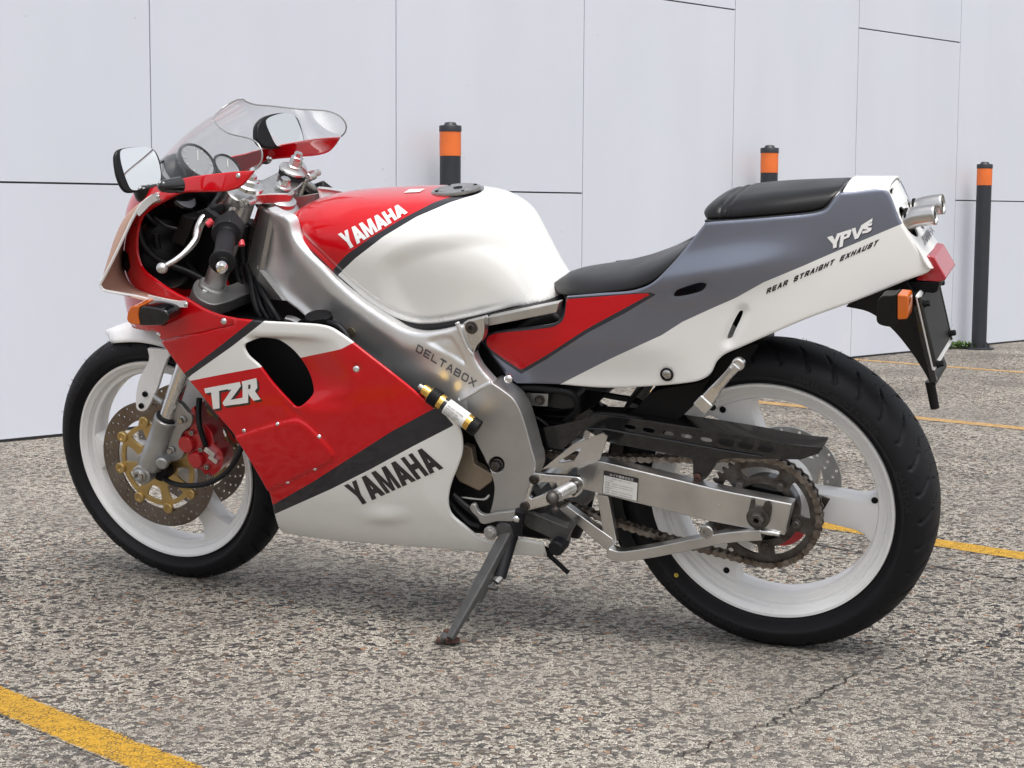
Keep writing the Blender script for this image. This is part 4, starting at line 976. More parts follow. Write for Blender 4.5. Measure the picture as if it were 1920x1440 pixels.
for k,mir in enumerate((None,'copy')):
    fr=panel('side_fairing',S_fair,F_out,M_FAIR,BIKE,holes=[F_hole],inner=MT['matte'],extra=h_extra,h=.0075,thick=.0035,roll=.0038,disp=fair_disp,attrs=fa,mirror=mir)
    class SD(Surf): pass
    # lettering rides on the displaced skin
    sk=Surf(lambda a,b: f_fair(a,b),(-1.25,0),(.14,1.09),(1,1),(170,130))
    def fdisp(a,b):
        X=f_fair(a,b); d=fair_disp(prj(X.reshape(-1,3)),None).reshape(X.shape[:-1]); 
        h_=1e-4; ja=f_fair(a+h_,b)-X; jb=f_fair(a,b+h_)-X; n=np.cross(ja,jb); n/=np.linalg.norm(n,axis=-1)[...,None]; n=np.where((n*(CB-X)).sum(-1)[...,None]<0,-n,n); return X-n*d[...,None]
    sk=Surf(fdisp,(-1.0,-.25),(.14,.75),(1,1),(120,100))
    decal('side_lettering',sk,YA_side,MT['inkb'],fr,off=.0008,mirror=bool(mir))
    Zt=lambda L: Z(100,560,2.618,L)
    tzr=[[(742,444),(872,420),(866,446),(815,456),(818,541),(786,546),(776,463),(748,468)],
         [(858,423),(917,412),(922,432),(872,500),(905,494),(908,521),(840,530),(832,515),(876,449),(860,452)],
         [(915,413),(998,393),(1003,440),(990,456),(1019,497),(984,504),(966,470),(962,471),(961,513),(908,522),(912,470),(935,466),(936,435),(921,438)],
         ]
    # the R's counter is left open by cutting it out of three bars
    tzr[2]=[(926,410),(998,393),(1000,418),(930,432)]; tzr+= [[(930,425),(958,419),(958,514),(931,518)],[(970,410),(1000,404),(1003,440),(990,458),(968,466)],[(945,450),(992,440),(990,458),(948,472)],[(957,470),(990,456),(1019,497),(984,504)],[(905,494),(935,488),(931,518),(908,522)]]
    sh=[[(x+9,y+10) for x,y in p] for p in tzr]
    decal('model_lettering_shadow',sk,[Zt(p) for p in sh],MT['inkb'],fr,off=.0006,mirror=bool(mir))
    decal('model_lettering',sk,[Zt(p) for p in tzr],MT['inkw'],fr,off=.0011,mirror=bool(mir))
    for u,v,rr in [(458,809,.0046),(520.5,796,.0046),(599,820,.0046),(591,881,.0046),(540,906,.0046),(669,693,.0075)]:
        a_=sk.inv([(u,v)]); n_,X=sk.nrm(a_); mb=MB(); X=X*([1,-1,1] if mir else 1); n_=n_*([1,-1,1] if mir else 1); bolt(mb,X[0],n_[0],rr,rr*.62,'dome'); mb.build('fairing_screw',MT['chrome'],fr)
# dark duct wall and radiator seen through the side opening
rad=[(440,630),(600,630),(600,790),(440,760)]
plate('radiator_shroud',rad,-.150,.02,MT['matte'],BIKE,bevel=.003)
plate('radiator',[(330,600),(620,600),(800,780),(760,900),(520,930),(420,800)],-.12,.24,MT['matte'],BIKE,bevel=.004)

# upper cowl
top_px=smooth([(476,321.5),(440,323),(400,327),(350,333.5),(318,341)],5,closed=False)
low_px=smooth([(476,321.5,'c'),(462,340),(447,353),(425,360),(380,361.5),(340,363),(320,371),(300,382),(277,396),(263,412),(256,440),(255,470),(259,490),(268,508),(285,522),(310,540),(330,552),(352,563),(380,580),(410,592),(440,598.5,'c'),(436,611,'c'),(370,626),(300,640,'c'),(290,623)],5,closed=False)
ta=S_fair.inv(top_px); la=S_fair.inv(low_px)
print('cowl ab',ta[0],ta[-1],la[-1],la[12])
def bez(p,q,n,bow=0): 
    t=np.linspace(0,1,n+2)[1:-1,None]; return np.array(p)*(1-t)+np.array(q)*t+np.array([0,bow])*np.sin(t*PI)
c_top=(0,.905)
seam=np.concatenate([[c_top],bez(c_top,ta[-1],14),ta[::-1]])
chin=(0,.60)
half=np.concatenate([seam,la[1:],bez(la[-1],chin,12),[chin]])
full=np.concatenate([half,half[::-1][1:-1]*[-1,1]])
cowl=panel('upper_cowl',S_fair,full,MT['red'],BIKE,h=.009,thick=.0035,roll=.004,px=False,mirror='sym')
for mir in (1,-1):
    for u,v,rr in [(447,331,.0052),(420,604,.007),(298,629,.006)]:
        a_=S_fair.inv([(u,v)]); n_,X=S_fair.nrm(a_); s_=np.array([1,mir,1]); mb=MB(); bolt(mb,X[0]*s_,n_[0]*s_,rr,rr*.6,'dome'); mb.build('cowl_screw',MT['chrome'],cowl)
# windscreen
scr_px=smooth([(476,321.5,'c'),(484,314),(491,301),(491,286),(484,272),(470,262),(450,257),(428,251),(411,240),(402,229)],4,closed=False)
sa=S_fair.inv(scr_px); sa=np.concatenate([sa[:-1],smooth3([tuple(sa[-1]),(-.15,1.0545),(-.11,1.0625),(-.055,1.0735)],6)]); ctop=(0,float(sa[-1][1])+.004); print('screen top ab',sa[-1])
half=np.concatenate([seam,sa[1:],bez(sa[-1],ctop,6),[ctop]])
full=np.concatenate([half,half[::-1][1:-1]*[-1,1]])
scr=panel('windscreen',S_fair,full,MT['screen'],BIKE,h=.009,thick=0,px=False,mirror='sym',off=-.0015)
ee=np.concatenate([sa,bez(sa[-1],ctop,6),[ctop]]); ee=np.concatenate([ee,ee[::-1][1:]*[-1,1]]); X=f_fair(ee[:,0],ee[:,1]); mb=MB(); tube(mb,X,.0016,8); mb.build('screen_edge',MT['screenedge'],scr)
# air deflectors: flared shells outside the cowl
for mir in (1,-1):
    o_px=smooth([(297,364),(285,369),(266,384),(250,409),(235,440),(215,482),(196,520),(188,536),(194,545),(215,550),(255,557),(300,568),(352,576)],4,closed=False)
    iab=smooth([(-.262,.903),(-.225,.888),(-.185,.862),(-.158,.825),(-.145,.785),(-.150,.757),(-.172,.736),(-.208,.723),(-.258,.716),(-.312,.712),(-.358,.709)],.01,closed=False)
    no=60; ro_=np.array([np.interp(np.linspace(0,1,no),np.linspace(0,1,len(o_px)),o_px[:,k]) for k in (0,1)]).T; ri_=np.array([np.interp(np.linspace(0,1,no),np.linspace(0,1,len(iab)),iab[:,k]) for k in (0,1)]).T
    ni,Xi=S_fair.nrm(ri_); ni=ni*np.sign((ni*np.array([-.5,-1,0])).sum(1))[:,None]
    t=np.linspace(0,1,no); yo=-.196-.030*np.sin(PI*np.clip(t*1.05,0,1))**1.2
    yo[0]=Xi[0,1]-.004
    Xo=P(ro_[:,0],ro_[:,1],yo); V=[]; K=7
    Xi2=Xi+ni*.0015
    for i in range(no):
        for j in range(K): s=j/(K-1); V.append(Xi2[i]*(1-s)+Xo[i]*s+(ni[i]*.55+np.array([0,-.6,0]))*.020*math.sin(PI*s)*(1-abs(2*t[i]-1)**6))
    V=np.array(V)*[1,mir,1]; F=[(i*K+j,i*K+j+1,(i+1)*K+j+1,(i+1)*K+j) for i in range(no-1) for j in range(K-1)]
    me=bpy.data.meshes.new('air_deflector'); me.from_pydata(V.tolist(),[],F); o=link('air_deflector',me,MT['brown'],BIKE,ang=70); s_=o.modifiers.new('solid','SOLIDIFY'); s_.thickness=.0025; s_.offset=0
    mb=MB(); tube(mb,Xo*[1,mir,1],.0030,8); mb.build('deflector_rim',MT['white'],o)
    for (c0,c1,c2) in (((297,370),(282,378),(258,402)),((350,572),(322,570),(278,560))):
        q=[P(c0[0],c0[1],-.2175),P(c1[0],c1[1],-.2165),P(c2[0],c2[1],-.216)]; mb=MB(); tube(mb,np.array(q)*[1,mir,1],1,4,rect=(.0035,.0125),sm=4,flat=(0,1,0)); mb.build('deflector_tab',MT['white'],o)
        mb=MB(); bolt(mb,np.array(q[0])*[1,mir,1]+[0,-.002*mir,0],(0,-mir,0),.0048,.003,'dome'); mb.build('deflector_screw',MT['chrome'],o)

# ------------------------------------------------------------------ seats and tail
pt=P(np.array([1060,1075,1100,1150,1200,1250,1300,1330]),np.array([506,500,498,493,482,464,437,415]),0.0)
zr=sfun(pt[:,0],pt[:,2],.01)
wr=sfun([-.40,-.36,-.30,-.2,-.1,0],[.055,.088,.108,.120,.110,.09],.012)
S_seat=Sec([(x,sec(float(zr(x))-.010,float(wr(x)),.045,float(zr(x))-.075,float(wr(x))-.012,2.9)) for x in np.linspace(-.405,-.02,26)],s_b=.006,scale=(.2,1))
so_px=smooth([(1034,528),(1037,515),(1046,506),(1060,501),(1075,499)],3,closed=False)
lowp=smooth([(1036,530),(1040,546),(1056,557),(1090,557),(1140,552),(1190,547),(1225,532),(1255,504),(1285,468),(1306,440)],4,closed=False)
ab=S_seat.inv(lowp); half=np.concatenate([[[0,-.398]],bez((0,-.398),ab[0],8),ab,[[-.3,-.045],[0,-.045]]]); full=np.concatenate([half,half[::-1][1:-1]*[-1,1]])
seat=panel('rider_seat',S_seat,full,MT['leather'],BIKE,h=.008,thick=.01,roll=.010,px=False,mirror='sym')
pp=P(np.array([1322,1330,1345,1384,1450,1520,1592]),np.array([400,380,362,351,344,339,334.5]),0.0); zp=sfun(pp[:,0],pp[:,2],.007)
wp_=sfun([-.10,-.04,.05,.15,.20],[.088,.098,.092,.070,.052],.012)
x0,x1=pp[0,0],pp[-1,0]
S_pil=Sec([(x,sec(float(zp(x))-.006,float(wp_(x)),.040,float(zp(x))-.085,float(wp_(x))-.006,3.2)) for x in np.linspace(x0,x1+.006,26)],s_b=.006,scale=(.2,1))
lowp=smooth([(1323,414,'c'),(1345,414),(1440,407),(1530,397),(1547,391),(1565,371),(1590,342,'c')],4,closed=False)
ab=S_pil.inv(lowp); half=np.concatenate([[[0,x0+.004]],bez((0,x0+.004),ab[0],8),ab,[[-.2,x1],[0,x1]]]); full=np.concatenate([half,half[::-1][1:-1]*[-1,1]])
def pil_disp(px,X):
    d=0
    for l in (np.array([(1344,412),(1352,385),(1372,362),(1392,350)]),np.array([(1358,411),(1366,384),(1384,362),(1404,350)])): d=d+.0035*np.exp(-(pdist(px,l.astype(float),False)/2.6)**2)
    return d
pil=panel('passenger_seat',S_pil,full,MT['leather'],BIKE,h=.005,thick=.008,roll=.008,px=False,mirror='sym',disp=pil_disp)
mb=MB(); X=S_pil.at(smooth([(1323,414,'c'),(1345,414),(1440,407),(1530,397),(1547,391),(1565,371),(1590,342,'c')],6,closed=False))
tube(mb,X+[0,-.0005,-.002],.0028,8); mb.build('seat_piping',MT['gloss_black'],pil)

_A=sfun([-.55,-.4,-.2,-.06,.05,.15,.25,.35],[.085,.098,.103,.096,.083,.062,.037,.018],.02)
def g_tail(x,z):
    d=np.maximum(.94-z,-.02); return -(_A(x)+.045*(1-np.exp(-d*6.0)))
S_tail=HS(g_tail,(-.56,.36),(.50,.97),(150,100))
T_out=smooth([(1062,558,'c'),(1120,553),(1190,546),(1225,531),(1255,503),(1285,467),(1306,440),(1322,419,'c'),(1345,417),(1440,410),(1532,400),(1549,393),(1562,377),(1573,363.5,'c'),(1600,361),(1660,356.5),(1667,363),(1690,418),(1720,465),(1747,503),(1741,512),(1703,527),(1640,553),(1590,572),(1513,600),(1447,628),(1390,653),(1357,668),(1344,680),(1331,704),(1313,715),(1280,722),(1200,731),(1130,733),(1080,730),(1045,727),(962,725,'c'),(944,714,'c'),(914,662),(902,642),(905,632),(925,624),(1003,614),(1040,607),(1050,600),(1056,585)],5)
slot1=smooth([(1264,556),(1268,547),(1290,537),(1318,530),(1326,533),(1320,544),(1300,552),(1270,557)],3)
slot2=smooth([(1388,585),(1391.7,587),(1377,623),(1370,637),(1362.7,638),(1365,628)],3)
def tail_disp(px,X):
    u,v=px[:,0],px[:,1]; d=.009*sstep(1-pdist(px,np.array([(1388,586),(1364,638)],float),False)/20)*sstep(((u-1388)*52+(v-586)*24+900)/1300)
    d=d+.004*sstep(1-sdist(px,slot1)/10)+.006*sstep(1-np.hypot(u-1249,v-705)/15)
    # soft waist that the grey area catches the light on
    d=d-.014*np.exp(-((v-(520-.16*(u-1300)))/34)**2)*sstep((1560-u)/200)*sstep((u-1180)/80)
    d=d+.012*sstep((v-(640))/80)*sstep((1320-u)/140)
    return d
t_wh=[(1030,745),(1045,726),(1140,677),(1210,644),(1240,630.5),(1280,605),(1330,582),(1380,560),(1433,530),(1513,497),(1580,468),(1647,440),(1690,422),(1800,380),(1800,560),(1500,760),(1100,780)]
t_rd=smooth([(912,638),(920,630),(1003,619.5),(1042,613),(1054,604),(1059,592),(1062,563,'c'),(1226,550,'c'),(1165,583),(1098,620),(1022,669),(972,698,'c'),(940,674),(914,650)],4)
t_dk=[(p[0],p[1]) for p in [(905,632),(925,622),(1003,613),(1040,606),(1050,598),(1052,560),(1240,548),(1170,590),(1101,626),(1025,675),(972,706),(938,680),(908,655)]]
M_TAIL=livery('tail_paint',GRY[:3],[('wh',(WHT[0],WHT[1],WHT[2])),('dk',(.035,.035,.045,.3)),('rd',RED)],.32,metal=GRY[3])
for mir in (None,'copy'):
    tl=panel('tail_cowl',S_tail,T_out,M_TAIL,BIKE,holes=[slot1,slot2],h=.007,thick=.0035,roll=.0055,rollh=False,disp=tail_disp,attrs={'wh':t_wh,'rd':t_rd,'dk':t_dk},mirror=mir)
    S_td=dsurf(S_tail.f,tail_disp,(-.2,.36),(.6,.97))
    Zt=lambda L: Z(1280,300,3,L)
    decal('tail_lettering',S_td,block('REAR STRAIGHT EXHAUST',[(1436.5,553.5),(1643,462),(1649,450),(1439,542.5)],.17,.27,.26),MT['inkb'],tl,off=.0008,mirror=bool(mir))
    yp=[[(812,440),(842,430),(856,455),(868,422),(892,414),(868,470),(866,497),(846,503),(845,478)],
        [(866,420),(945,395),(950,400),(948,412),(872,434)],
        [(890,415),(912,408),(900,492),(880,498)],[(905,415),(945,400),(946,420),(936,440),(900,455),(903,440),(922,432),(926,420),(905,428)],
        [(950,392),(972,385),(980,425),(1005,372),(1030,362),(988,445),(968,452)],
        [(1005,372),(1068,332),(1066,352),(1018,380)],
        [(1020,372),(1066,358),(1064,372),(1040,380),(1042,385),(1064,386),(1060,402),(1040,414),(1008,420),(1011,406),(1036,399),(1038,396),(1016,394)]]
    ol=smooth([(805,436,'c'),(948,388,'c'),(1000,366,'c'),(1073,326,'c'),(1070,375,'c'),(1068,405,'c'),(1010,428,'c'),(995,448,'c'),(968,458,'c'),(905,492,'c'),(880,504,'c'),(843,510,'c')],6)
    decal('tail_badge_outline',S_tail,[Zt([tuple(p) for p in ol])],MT['inkb'],tl,off=.0009,mirror=bool(mir)) if False else None
    sh=[[(x+4,y+5) for x,y in p] for p in yp]
    decal('tail_badge_shadow',S_td,[Zt(p) for p in sh],MT['inkb'],tl,off=.0008,mirror=bool(mir))
    decal('tail_badge',S_td,[Zt(p) for p in yp],MT['inkw'],tl,off=.0014,mirror=bool(mir))
    X=S_tail.at([(1249,705)])[0]*([1,-1,1] if mir else 1); sg=1 if mir else -1
    mb=MB(); lathe(mb,[(.0125,0),(.0125,.002),(.0105,.0025),(.0100,.000)],X+[0,-sg*.004,0],(0,sg,0),28); mb.build('quarter_turn_ring',MT['rubber'],tl)
    mb=MB(); bolt(mb,X+[0,-sg*.004,0],(0,sg,0),.0092,.004,'dome'); mb.build('quarter_turn_screw',MT['steel'],tl)
    if not mir:
        mb=MB(); bolt(mb,P(954,712,-.150),(0,-1,.1),.0095,.007,'dome'); mb.build('cover_screw',MT['chrome'],tl)
# dark cavity behind the slots
for q in ([(1250,525),(1335,525),(1335,565),(1250,565)],[(1350,575),(1400,575),(1395,645),(1350,645)]):
    pass
# tail top and end plate
ctr=P(np.array([1575.,1664]),np.array([362.5,356.5]),np.array([g_tail(.15,.92),g_tail(.25,.93)]))
xa,xb=ctr[0,0]+.004,ctr[1,0]+.004; za,zb=ctr[0,2],ctr[1,2]
def zl(x): return za+(zb-za)*(x-ctr[0,0])/(ctr[1,0]-ctr[0,0])
S_ttop=Sec([(x,[(0,zl(x)+.011),(.016,zl(x)+.0105),(.030,zl(x)+.0085),(abs(float(g_tail(x,zl(x))))-.008,zl(x)+.003),(abs(float(g_tail(x,zl(x))))-.001,zl(x)-.004)]) for x in np.linspace(xa,xb,8)],s_b=.004,scale=(.1,1))
hb=[(a,b) for b in (xa,) for a in np.linspace(-1,1,15)]+[(a,xb) for a in np.linspace(1,-1,15)]
panel('tail_top',S_ttop,hb,MT['pwhite'],BIKE,h=.006,thick=.003,roll=.003,px=False,mirror='sym')
_ep=[(1664,356),(1668,364),(1679,391),(1690,418),(1705,442),(1719,464),(1734,484),(1747,506)]; _Q=np.array([P(u,v,g_tail(.25+.06*k/7,.93-.16*k/7)) for k,(u,v) in enumerate(_ep)]); _bb=np.linspace(0,1,8); _ex,_ez,_ey=[sfun(_bb,_Q[:,k_],.05) for k_ in (0,2,1)]
e0=P(1664,357,g_tail(.25,.93)-.001); e1=P(1746,508,g_tail(.31,.77)-.002); wT,wB=-e0[1]+.0035,-e1[1]+.0035
def f_end(a,b): a=np.asarray(a,float);b=np.asarray(b,float); k=np.clip(abs(a)/abs(_ey(b)),0,1.2)**2; return np.stack([_ex(b)+.004*(1-k)+.0005,a,_ez(b)+.004*(1-k)*(1-b)],-1)
S_end=Surf(f_end,(-.1,.1),(-.02,1.02),(1,.19),(90,90))
eo=smooth([(-wT,.01,'c'),(0,-.01),(wT,.01,'c'),(-float(_ey(.25))+.0030,.25),(-float(_ey(.5))+.0030,.5),(-float(_ey(.75))+.0030,.75),(wB,.985),(wB-.008,1.0),(-wB+.008,1.0),(-wB,.985),(float(_ey(.75))-.0030,.75),(float(_ey(.5))-.0030,.5),(float(_ey(.25))-.0030,.25)],.02)
holes=[smooth([(1686,391),(1690,389),(1699,397),(1712,420),(1722,442),(1720,446),(1710,441),(1697,425),(1688,406)],3),smooth([(1702,368),(1706,366),(1714,374),(1727,396),(1737,418),(1735,423),(1725,417),(1712,402),(1704,384)],3),
       [(1668,359),(1674,352.5),(1676,357),(1674,368),(1669,364)],[(1677,350),(1682,341),(1685,347),(1683,357),(1679,355)]]
h1=S_end.inv(holes[0]); h2=S_end.inv(holes[2]); hab=[h1,h1[::-1]*[-1,1],h2,h2[::-1]*[-1,1]]
endp=panel('tail_end_panel',S_end,eo,MT['pwhite'],BIKE,holes=hab,h=.007,thick=.003,px=False)
textdecal('end_panel_lettering','YAMAHA',S_end,[(1733,465),(1752,437),(1744,424),(1727,446)],MT['inkg'],endp,bold=.03,off=.0008)
# exhaust outlets
for (pts,yy) in (([(1665,445),(1690,425),(1710,411),(1732,406),(1755,404)],-.030),([(1682,425),(1705,404),(1725,392),(1745,387),(1769,384)],.030)):
    c=np.array([P(u,v,yy) for u,v in pts]); mb=MB(); tube(mb,c,.0178,28,sm=5,caps=False); n0=len(mb.v[0]); 
    o=mb.build('exhaust_outlet',MT['outlet'],BIKE,fix=True); s_=o.modifiers.new('solid','SOLIDIFY'); s_.thickness=.0022; s_.offset=-1
    d=c[-1]-c[-2]; d/=np.linalg.norm(d); mb=MB(); cyl(mb,c[-1]-d*.05,d,.0160,.004,28); mb.build('outlet_bore',MT['matte'],o)
plate('tail_inner',[(1340,420),(1640,370),(1700,470),(1720,515),(1400,640),(1330,560)],-.055,.11,MT['matte'],BIKE,bevel=.002)
# tail light
pl=[(1738,480),(1742,482),(1751,483.5),(1774,523),(1772,528),(1760,531),(1716,528),(1730,505)]
pl=smooth([p+('c',) for p in pl],8)
tlt=plate('tail_light',pl,-.046,.092,MT['redlens'],BIKE,bevel=.003)
plate('tail_light_housing',[(1690,530),(1762,530),(1757,549),(1750,552),(1690,545),(1640,556)],-.046,.092,MT['matte'],BIKE,bevel=.002)

# rear mudguard and number plate
mud=smooth([(1585,577,'c'),(1640,552),(1700,530,'c'),(1712,548),(1716,575),(1722,610),(1730,650),(1741,690),(1752,716),(1754,726),(1746,722),(1731,697),(1705,658),(1670,617),(1630,588)],4)
mg=plate('rear_mudguard',mud,-.055,.110,MT['plastic'],BIKE,bevel=.003)
bar=[(1716,553),(1724,600),(1738,650),(1752,705),(1757,703),(1744,650),(1732,600),(1722,553)]
# plate plane: faces backwards; corners measured on both sides of the tail
pA=P(1714,560,-.085); pB=P(1744,690,-.085)
ax=(pB-pA); H_=np.linalg.norm(ax); ax/=H_; nn=np.cross(np.array([0,1.,0]),ax); nn=nn if nn[0]>0 else -nn
def slab(name,c,hw,h,t,m_,parent,bev=.003):
    mb=MB(); V=[]
    for s in (0,1):
        for a,b in ((-hw,0),(hw,0),(hw,h),(-hw,h)): V.append(c+np.array([0,1,0])*a+ax*b+nn*(t*s))
    mb.add(V,[(0,1,2,3),(4,7,6,5),(0,4,5,1),(1,5,6,2),(2,6,7,3),(3,7,4,0)]); return mb.build(name,m_,parent,bevel=bev)
c0=pA*[1,0,1]-ax*.002
fr_=slab('number_plate_frame',c0,.080,H_+.012,.006,MT['white'],mg); slab('number_plate',c0+nn*.0065+ax*.008,.070,H_-.01,.002,MT['number'],mg,.001)
for sy in (-.077,.077):
    mb=MB(); tube(mb,[c0+nn*.006+np.array([0,sy,0])+ax*.005,c0+nn*.006+np.array([0,sy,0])+ax*(H_+.004)],.0035,8); mb.build('frame_bar',MT['gloss_black'],mg)
for sy,b in ((.066,.02),(.066,.115),(-.068,.02),(-.068,.13)):
    mb=MB(); bolt(mb,c0+nn*.008+np.array([0,sy,0])+ax*b,nn,.0055,.012,'hex'); mb.build('plate_bolt',MT['matte'],mg)
mb=MB(); tube(mb,[P(1743,716,-.02),P(1748,740,-.02),P(1753,767,-.02)],[.0085,.0085,.0080],14); mb.build('mudguard_strut',MT['plastic'],mg)
mb=MB(); tube(mb,[P(1716,556,-.06),P(1733,640,-.065),P(1752,716,-.06)],1,4,rect=(.010,.010)); mb.build('plate_bracket',MT['gloss_black'],mg)
# turn signals
def signal(name,pts,y0,wd,body,lens,lens_w,extra=None):
    pass
def tsig(c,ax_,r,l,lens_first,mir,names,stalk):
    """box-like lamp: amber lens and black shell"""
for mir in (1,-1):
    s_=np.array([1,mir,1])
    o=plate('turn_signal',smooth([(1645,568,'c'),(1652,558),(1674,556),(1682,553,'c'),(1682,602,'c'),(1674,614),(1652,612),(1644,606)],4),-.128,.036,MT['plastic'],BIKE,bevel=.006,seg=3,mirror=mir<0)
    plate('signal_lens',smooth([(1682,554,'c'),(1702,556,'c'),(1703,561),(1702,597),(1700,601,'c'),(1682,602,'c')],4),-.130,.036,MT['amber'],o,bevel=.003,seg=3,mirror=mir<0)
    mb=MB(); tube(mb,np.array([P(1664,585,-.085),P(1668,585,-.04)])*s_,.012,16); mb.build('signal_stalk',MT['rubber'],o)
for mir in (1,-1):
    # front: lens forward, shell tapering back to the cowl
    q=smooth([(259,578),(300,581),(313,588),(316,600),(305,610),(280,613),(259,612,'c'),(256,596)],4)
    o=plate('turn_signal',q,-.262,.045,MT['gloss_black'],BIKE,bevel=.010,seg=4,mirror=mir<0)
    plate('signal_lens',smooth([(242,580),(246,576),(261,575,'c'),(258,595),(261,611,'c'),(243,609),(238,604),(238,590)],4),-.266,.052,MT['amber'],o,bevel=.007,seg=3,mirror=mir<0)
    mb=MB(); tube(mb,np.array([P(298,596,-.235),P(306,598,-.185)])*[1,mir,1],[.014,.016],16); mb.build('signal_stalk',MT['rubber'],o)
# ------------------------------------------------------------------ frame
_yf=sfun([-1.10,-1.03,-.98,-.90,-.80,-.70,-.60,-.50,-.40],[-.072,-.088,-.104,-.130,-.153,-.167,-.170,-.162,-.155],.02)
S_frame=HS(lambda x,z: _yf(x)+0*z,(-1.12,-.40),(.15,.93),(130,130))
fr_out=smooth([(500,393,'c'),(522,402),(540,412),(548,436),(558,454),(572,470),(602,499),(634,532),(682,572),(728,603),(760,620),(790,626),(830,622),(866,612),(884,604,'c'),(900,632),(888,664),(899,690),(920,715),(940,737),(950,760,'c'),(905,790),(868,800,'c'),(855,778),(800,752),(700,690),(640,652),(600,622),(578,603),(557,584),(532,564),(507,541),(488,515),(482,503),(487,474),(497,440),(504,410)],5)
val=np.array([(512,440),(512,480),(530,525),(575,575),(640,630),(700,672)],float); rim_=np.array([(520,405),(556,470),(620,545),(700,610),(760,645),(830,655)],float)
tri=smooth([(800,640),(846,630),(876,690),(845,672)],4)
low_r=np.array([(482,503),(490,518),(507,541),(532,564),(557,584),(578,603),(610,630),(700,692)],float)
def frame_disp(px,X):
    d=pdist(px,val,False); g=.011*np.exp(-(d/30)**2)
    g=g-.006*np.exp(-(pdist(px,rim_,False)/20)**2)
    g=g+.005*sstep(-sdist(px,tri)/9)-.007*np.exp(-(pdist(px,low_r,False)/7)**2)
    g=g+.006*sstep((px[:,1]-690)/60)*sstep((860-px[:,0])/60)
    return g
for mir in (None,'copy'):
    fr=panel('frame_spar',S_frame,fr_out,MT['frame'],BIKE,h=.0042,thick=.02,roll=.008,disp=frame_disp,mirror=mir)
    if not mir: FRS=fr
    decal('frame_lettering',dsurf(S_frame.f,frame_disp,(-.75,-.5),(.45,.75)),block('DELTABOX',[(779,660),(889,728),(895,714.5),(784,646.5)],.10,.19,.26),MT['inkg'],fr,off=.0008,mirror=bool(mir))
    s_=np.array([1,-1,1]) if mir else np.array([1,1,1])
    for L,r_ in (([(857,606),(864,622),(871,640),(880,658),(888,666)],.0048),([(862,752),(880,741),(905,727),(921,719)],.0050)):
        c=smooth(L,2.2,closed=False); c3=S_frame.at(c)*s_; mb=MB(); rr=[r_*(.90+.16*(i%2)) for i in range(len(c3))]; tube(mb,c3,rr,10); mb.build('weld_bead',MT['frame'],fr)
    # pivot casting
    pv=smooth([(864,752,'c'),(890,735),(922,720,'c'),(944,735),(963,751),(976,774),(986,804),(997,845),(1004,876),(994,909),(978,957,'c'),(950,962),(917,967,'c'),(924,940),(926,912),(911,868),(887,819)],4)
    pc=plate('pivot_casting',pv,-.166,.050,MT['cast'],BIKE,[circle((930.5,873),14.5,28)[::-1]],bevel=.007,seg=4,mirror=bool(mir))
    rg=[(952,755),(963,752),(976,774),(986,804),(997,845),(1003,876),(993,909),(978,955),(966,955),(975,905),(984,878),(976,840),(968,800),(958,775)]
    c=P(931,874,-.158)*s_; d=np.array([0,-1.,0])*s_[1]
    mb=MB(); bolt(mb,c+d*-.006,d,.0105,.014,'hex'); mb.build('swingarm_pivot_nut',MT['dirtysteel'],pc)
    mb=MB(); lathe(mb,[(.0165,-.03),(.0165,-.012),(0,-.012)],c,d,28); mb.build('pivot_recess',MT['matte'],pc)
    # seat-rail bracket with bolt
    br=smooth([(868,607,'c'),(907,597,'c'),(908,618),(905,636),(893,652),(889,664,'c'),(878,640)],4)
    b_=plate('subframe_bracket',br,-.172,.020,MT['castlight'],BIKE,bevel=.003,mirror=bool(mir))
    mb=MB(); bolt(mb,P(884,616,-.172)*s_,d,.0085,.005,'cap'); lathe(mb,[(.0125,0),(.0125,.0015),(.0085,.002)],P(884,616,-.172)*s_,d,24); mb.build('bracket_bolt',MT['dirtysteel'],b_)
    plate('subframe_rail',[(912,597),(1048,569),(1043,588),(912,614)],-.150,.022,MT['alu'],BIKE,bevel=.002,mirror=bool(mir))
# steering head and its front web
hd=P(508,398,0); ax=np.array([math.sin(R(27)),0,math.cos(R(27))]); st=P(530,352,0)
mb=MB(); lathe(mb,[(.034,-.21),(.036,-.20),(.036,-.055),(.045,-.050),(.045,-.038),(.036,-.034),(.036,-.025),(.026,-.020),(.026,-.005)],st,ax,40); mb.build('steering_head',MT['castlight'],BIKE)
for mir in (1,-1):
    mb=MB(); A_=[P(507,404,-.100),P(486,508,-.098),P(530,565,-.112)]; B_=[P(488,392,-.040),P(462,500,-.040),P(478,560,-.060)]
    V=np.array(A_+B_)*[1,mir,1]; V=np.concatenate([V,V+[.010,.002*mir,0]]); mb.add(V,[(0,1,4,3),(1,2,5,4),(6,9,10,7),(7,10,11,8),(0,3,9,6),(0,6,7,1),(1,7,8,2),(2,8,11,5),(5,11,10,4),(4,10,9,3)]); mb.build('frame_web',MT['cast'],BIKE,smooth_=False)
# black seam under the tank
mb=MB(); q=smooth([(545,430),(556,450),(572,466),(602,494),(634,527),(682,567),(728,598),(760,614),(790,620),(830,617),(900,603),(970,586),(1035,570),(1052,562)],6,closed=False)
for mir in (1,-1):
    mb=MB(); X=S_tank.at(q); tube(mb,X*[1,.955*mir,1],.0085,8); mb.build('tank_seal',MT['rubber'],tank)
# airbox / inner darkness between the spars (real boxes that fill the bike's core)
plate('airbox',smooth([(640,560),(800,640),(900,640),(1040,590),(1060,640),(960,720),(900,730),(760,690),(640,640)],6),-.115,.23,MT['matte'],BIKE,bevel=.01)
plate('battery_box',[(900,640),(1100,600),(1240,600),(1190,700),(960,722)],-.105,.21,MT['matte'],BIKE,bevel=.004)

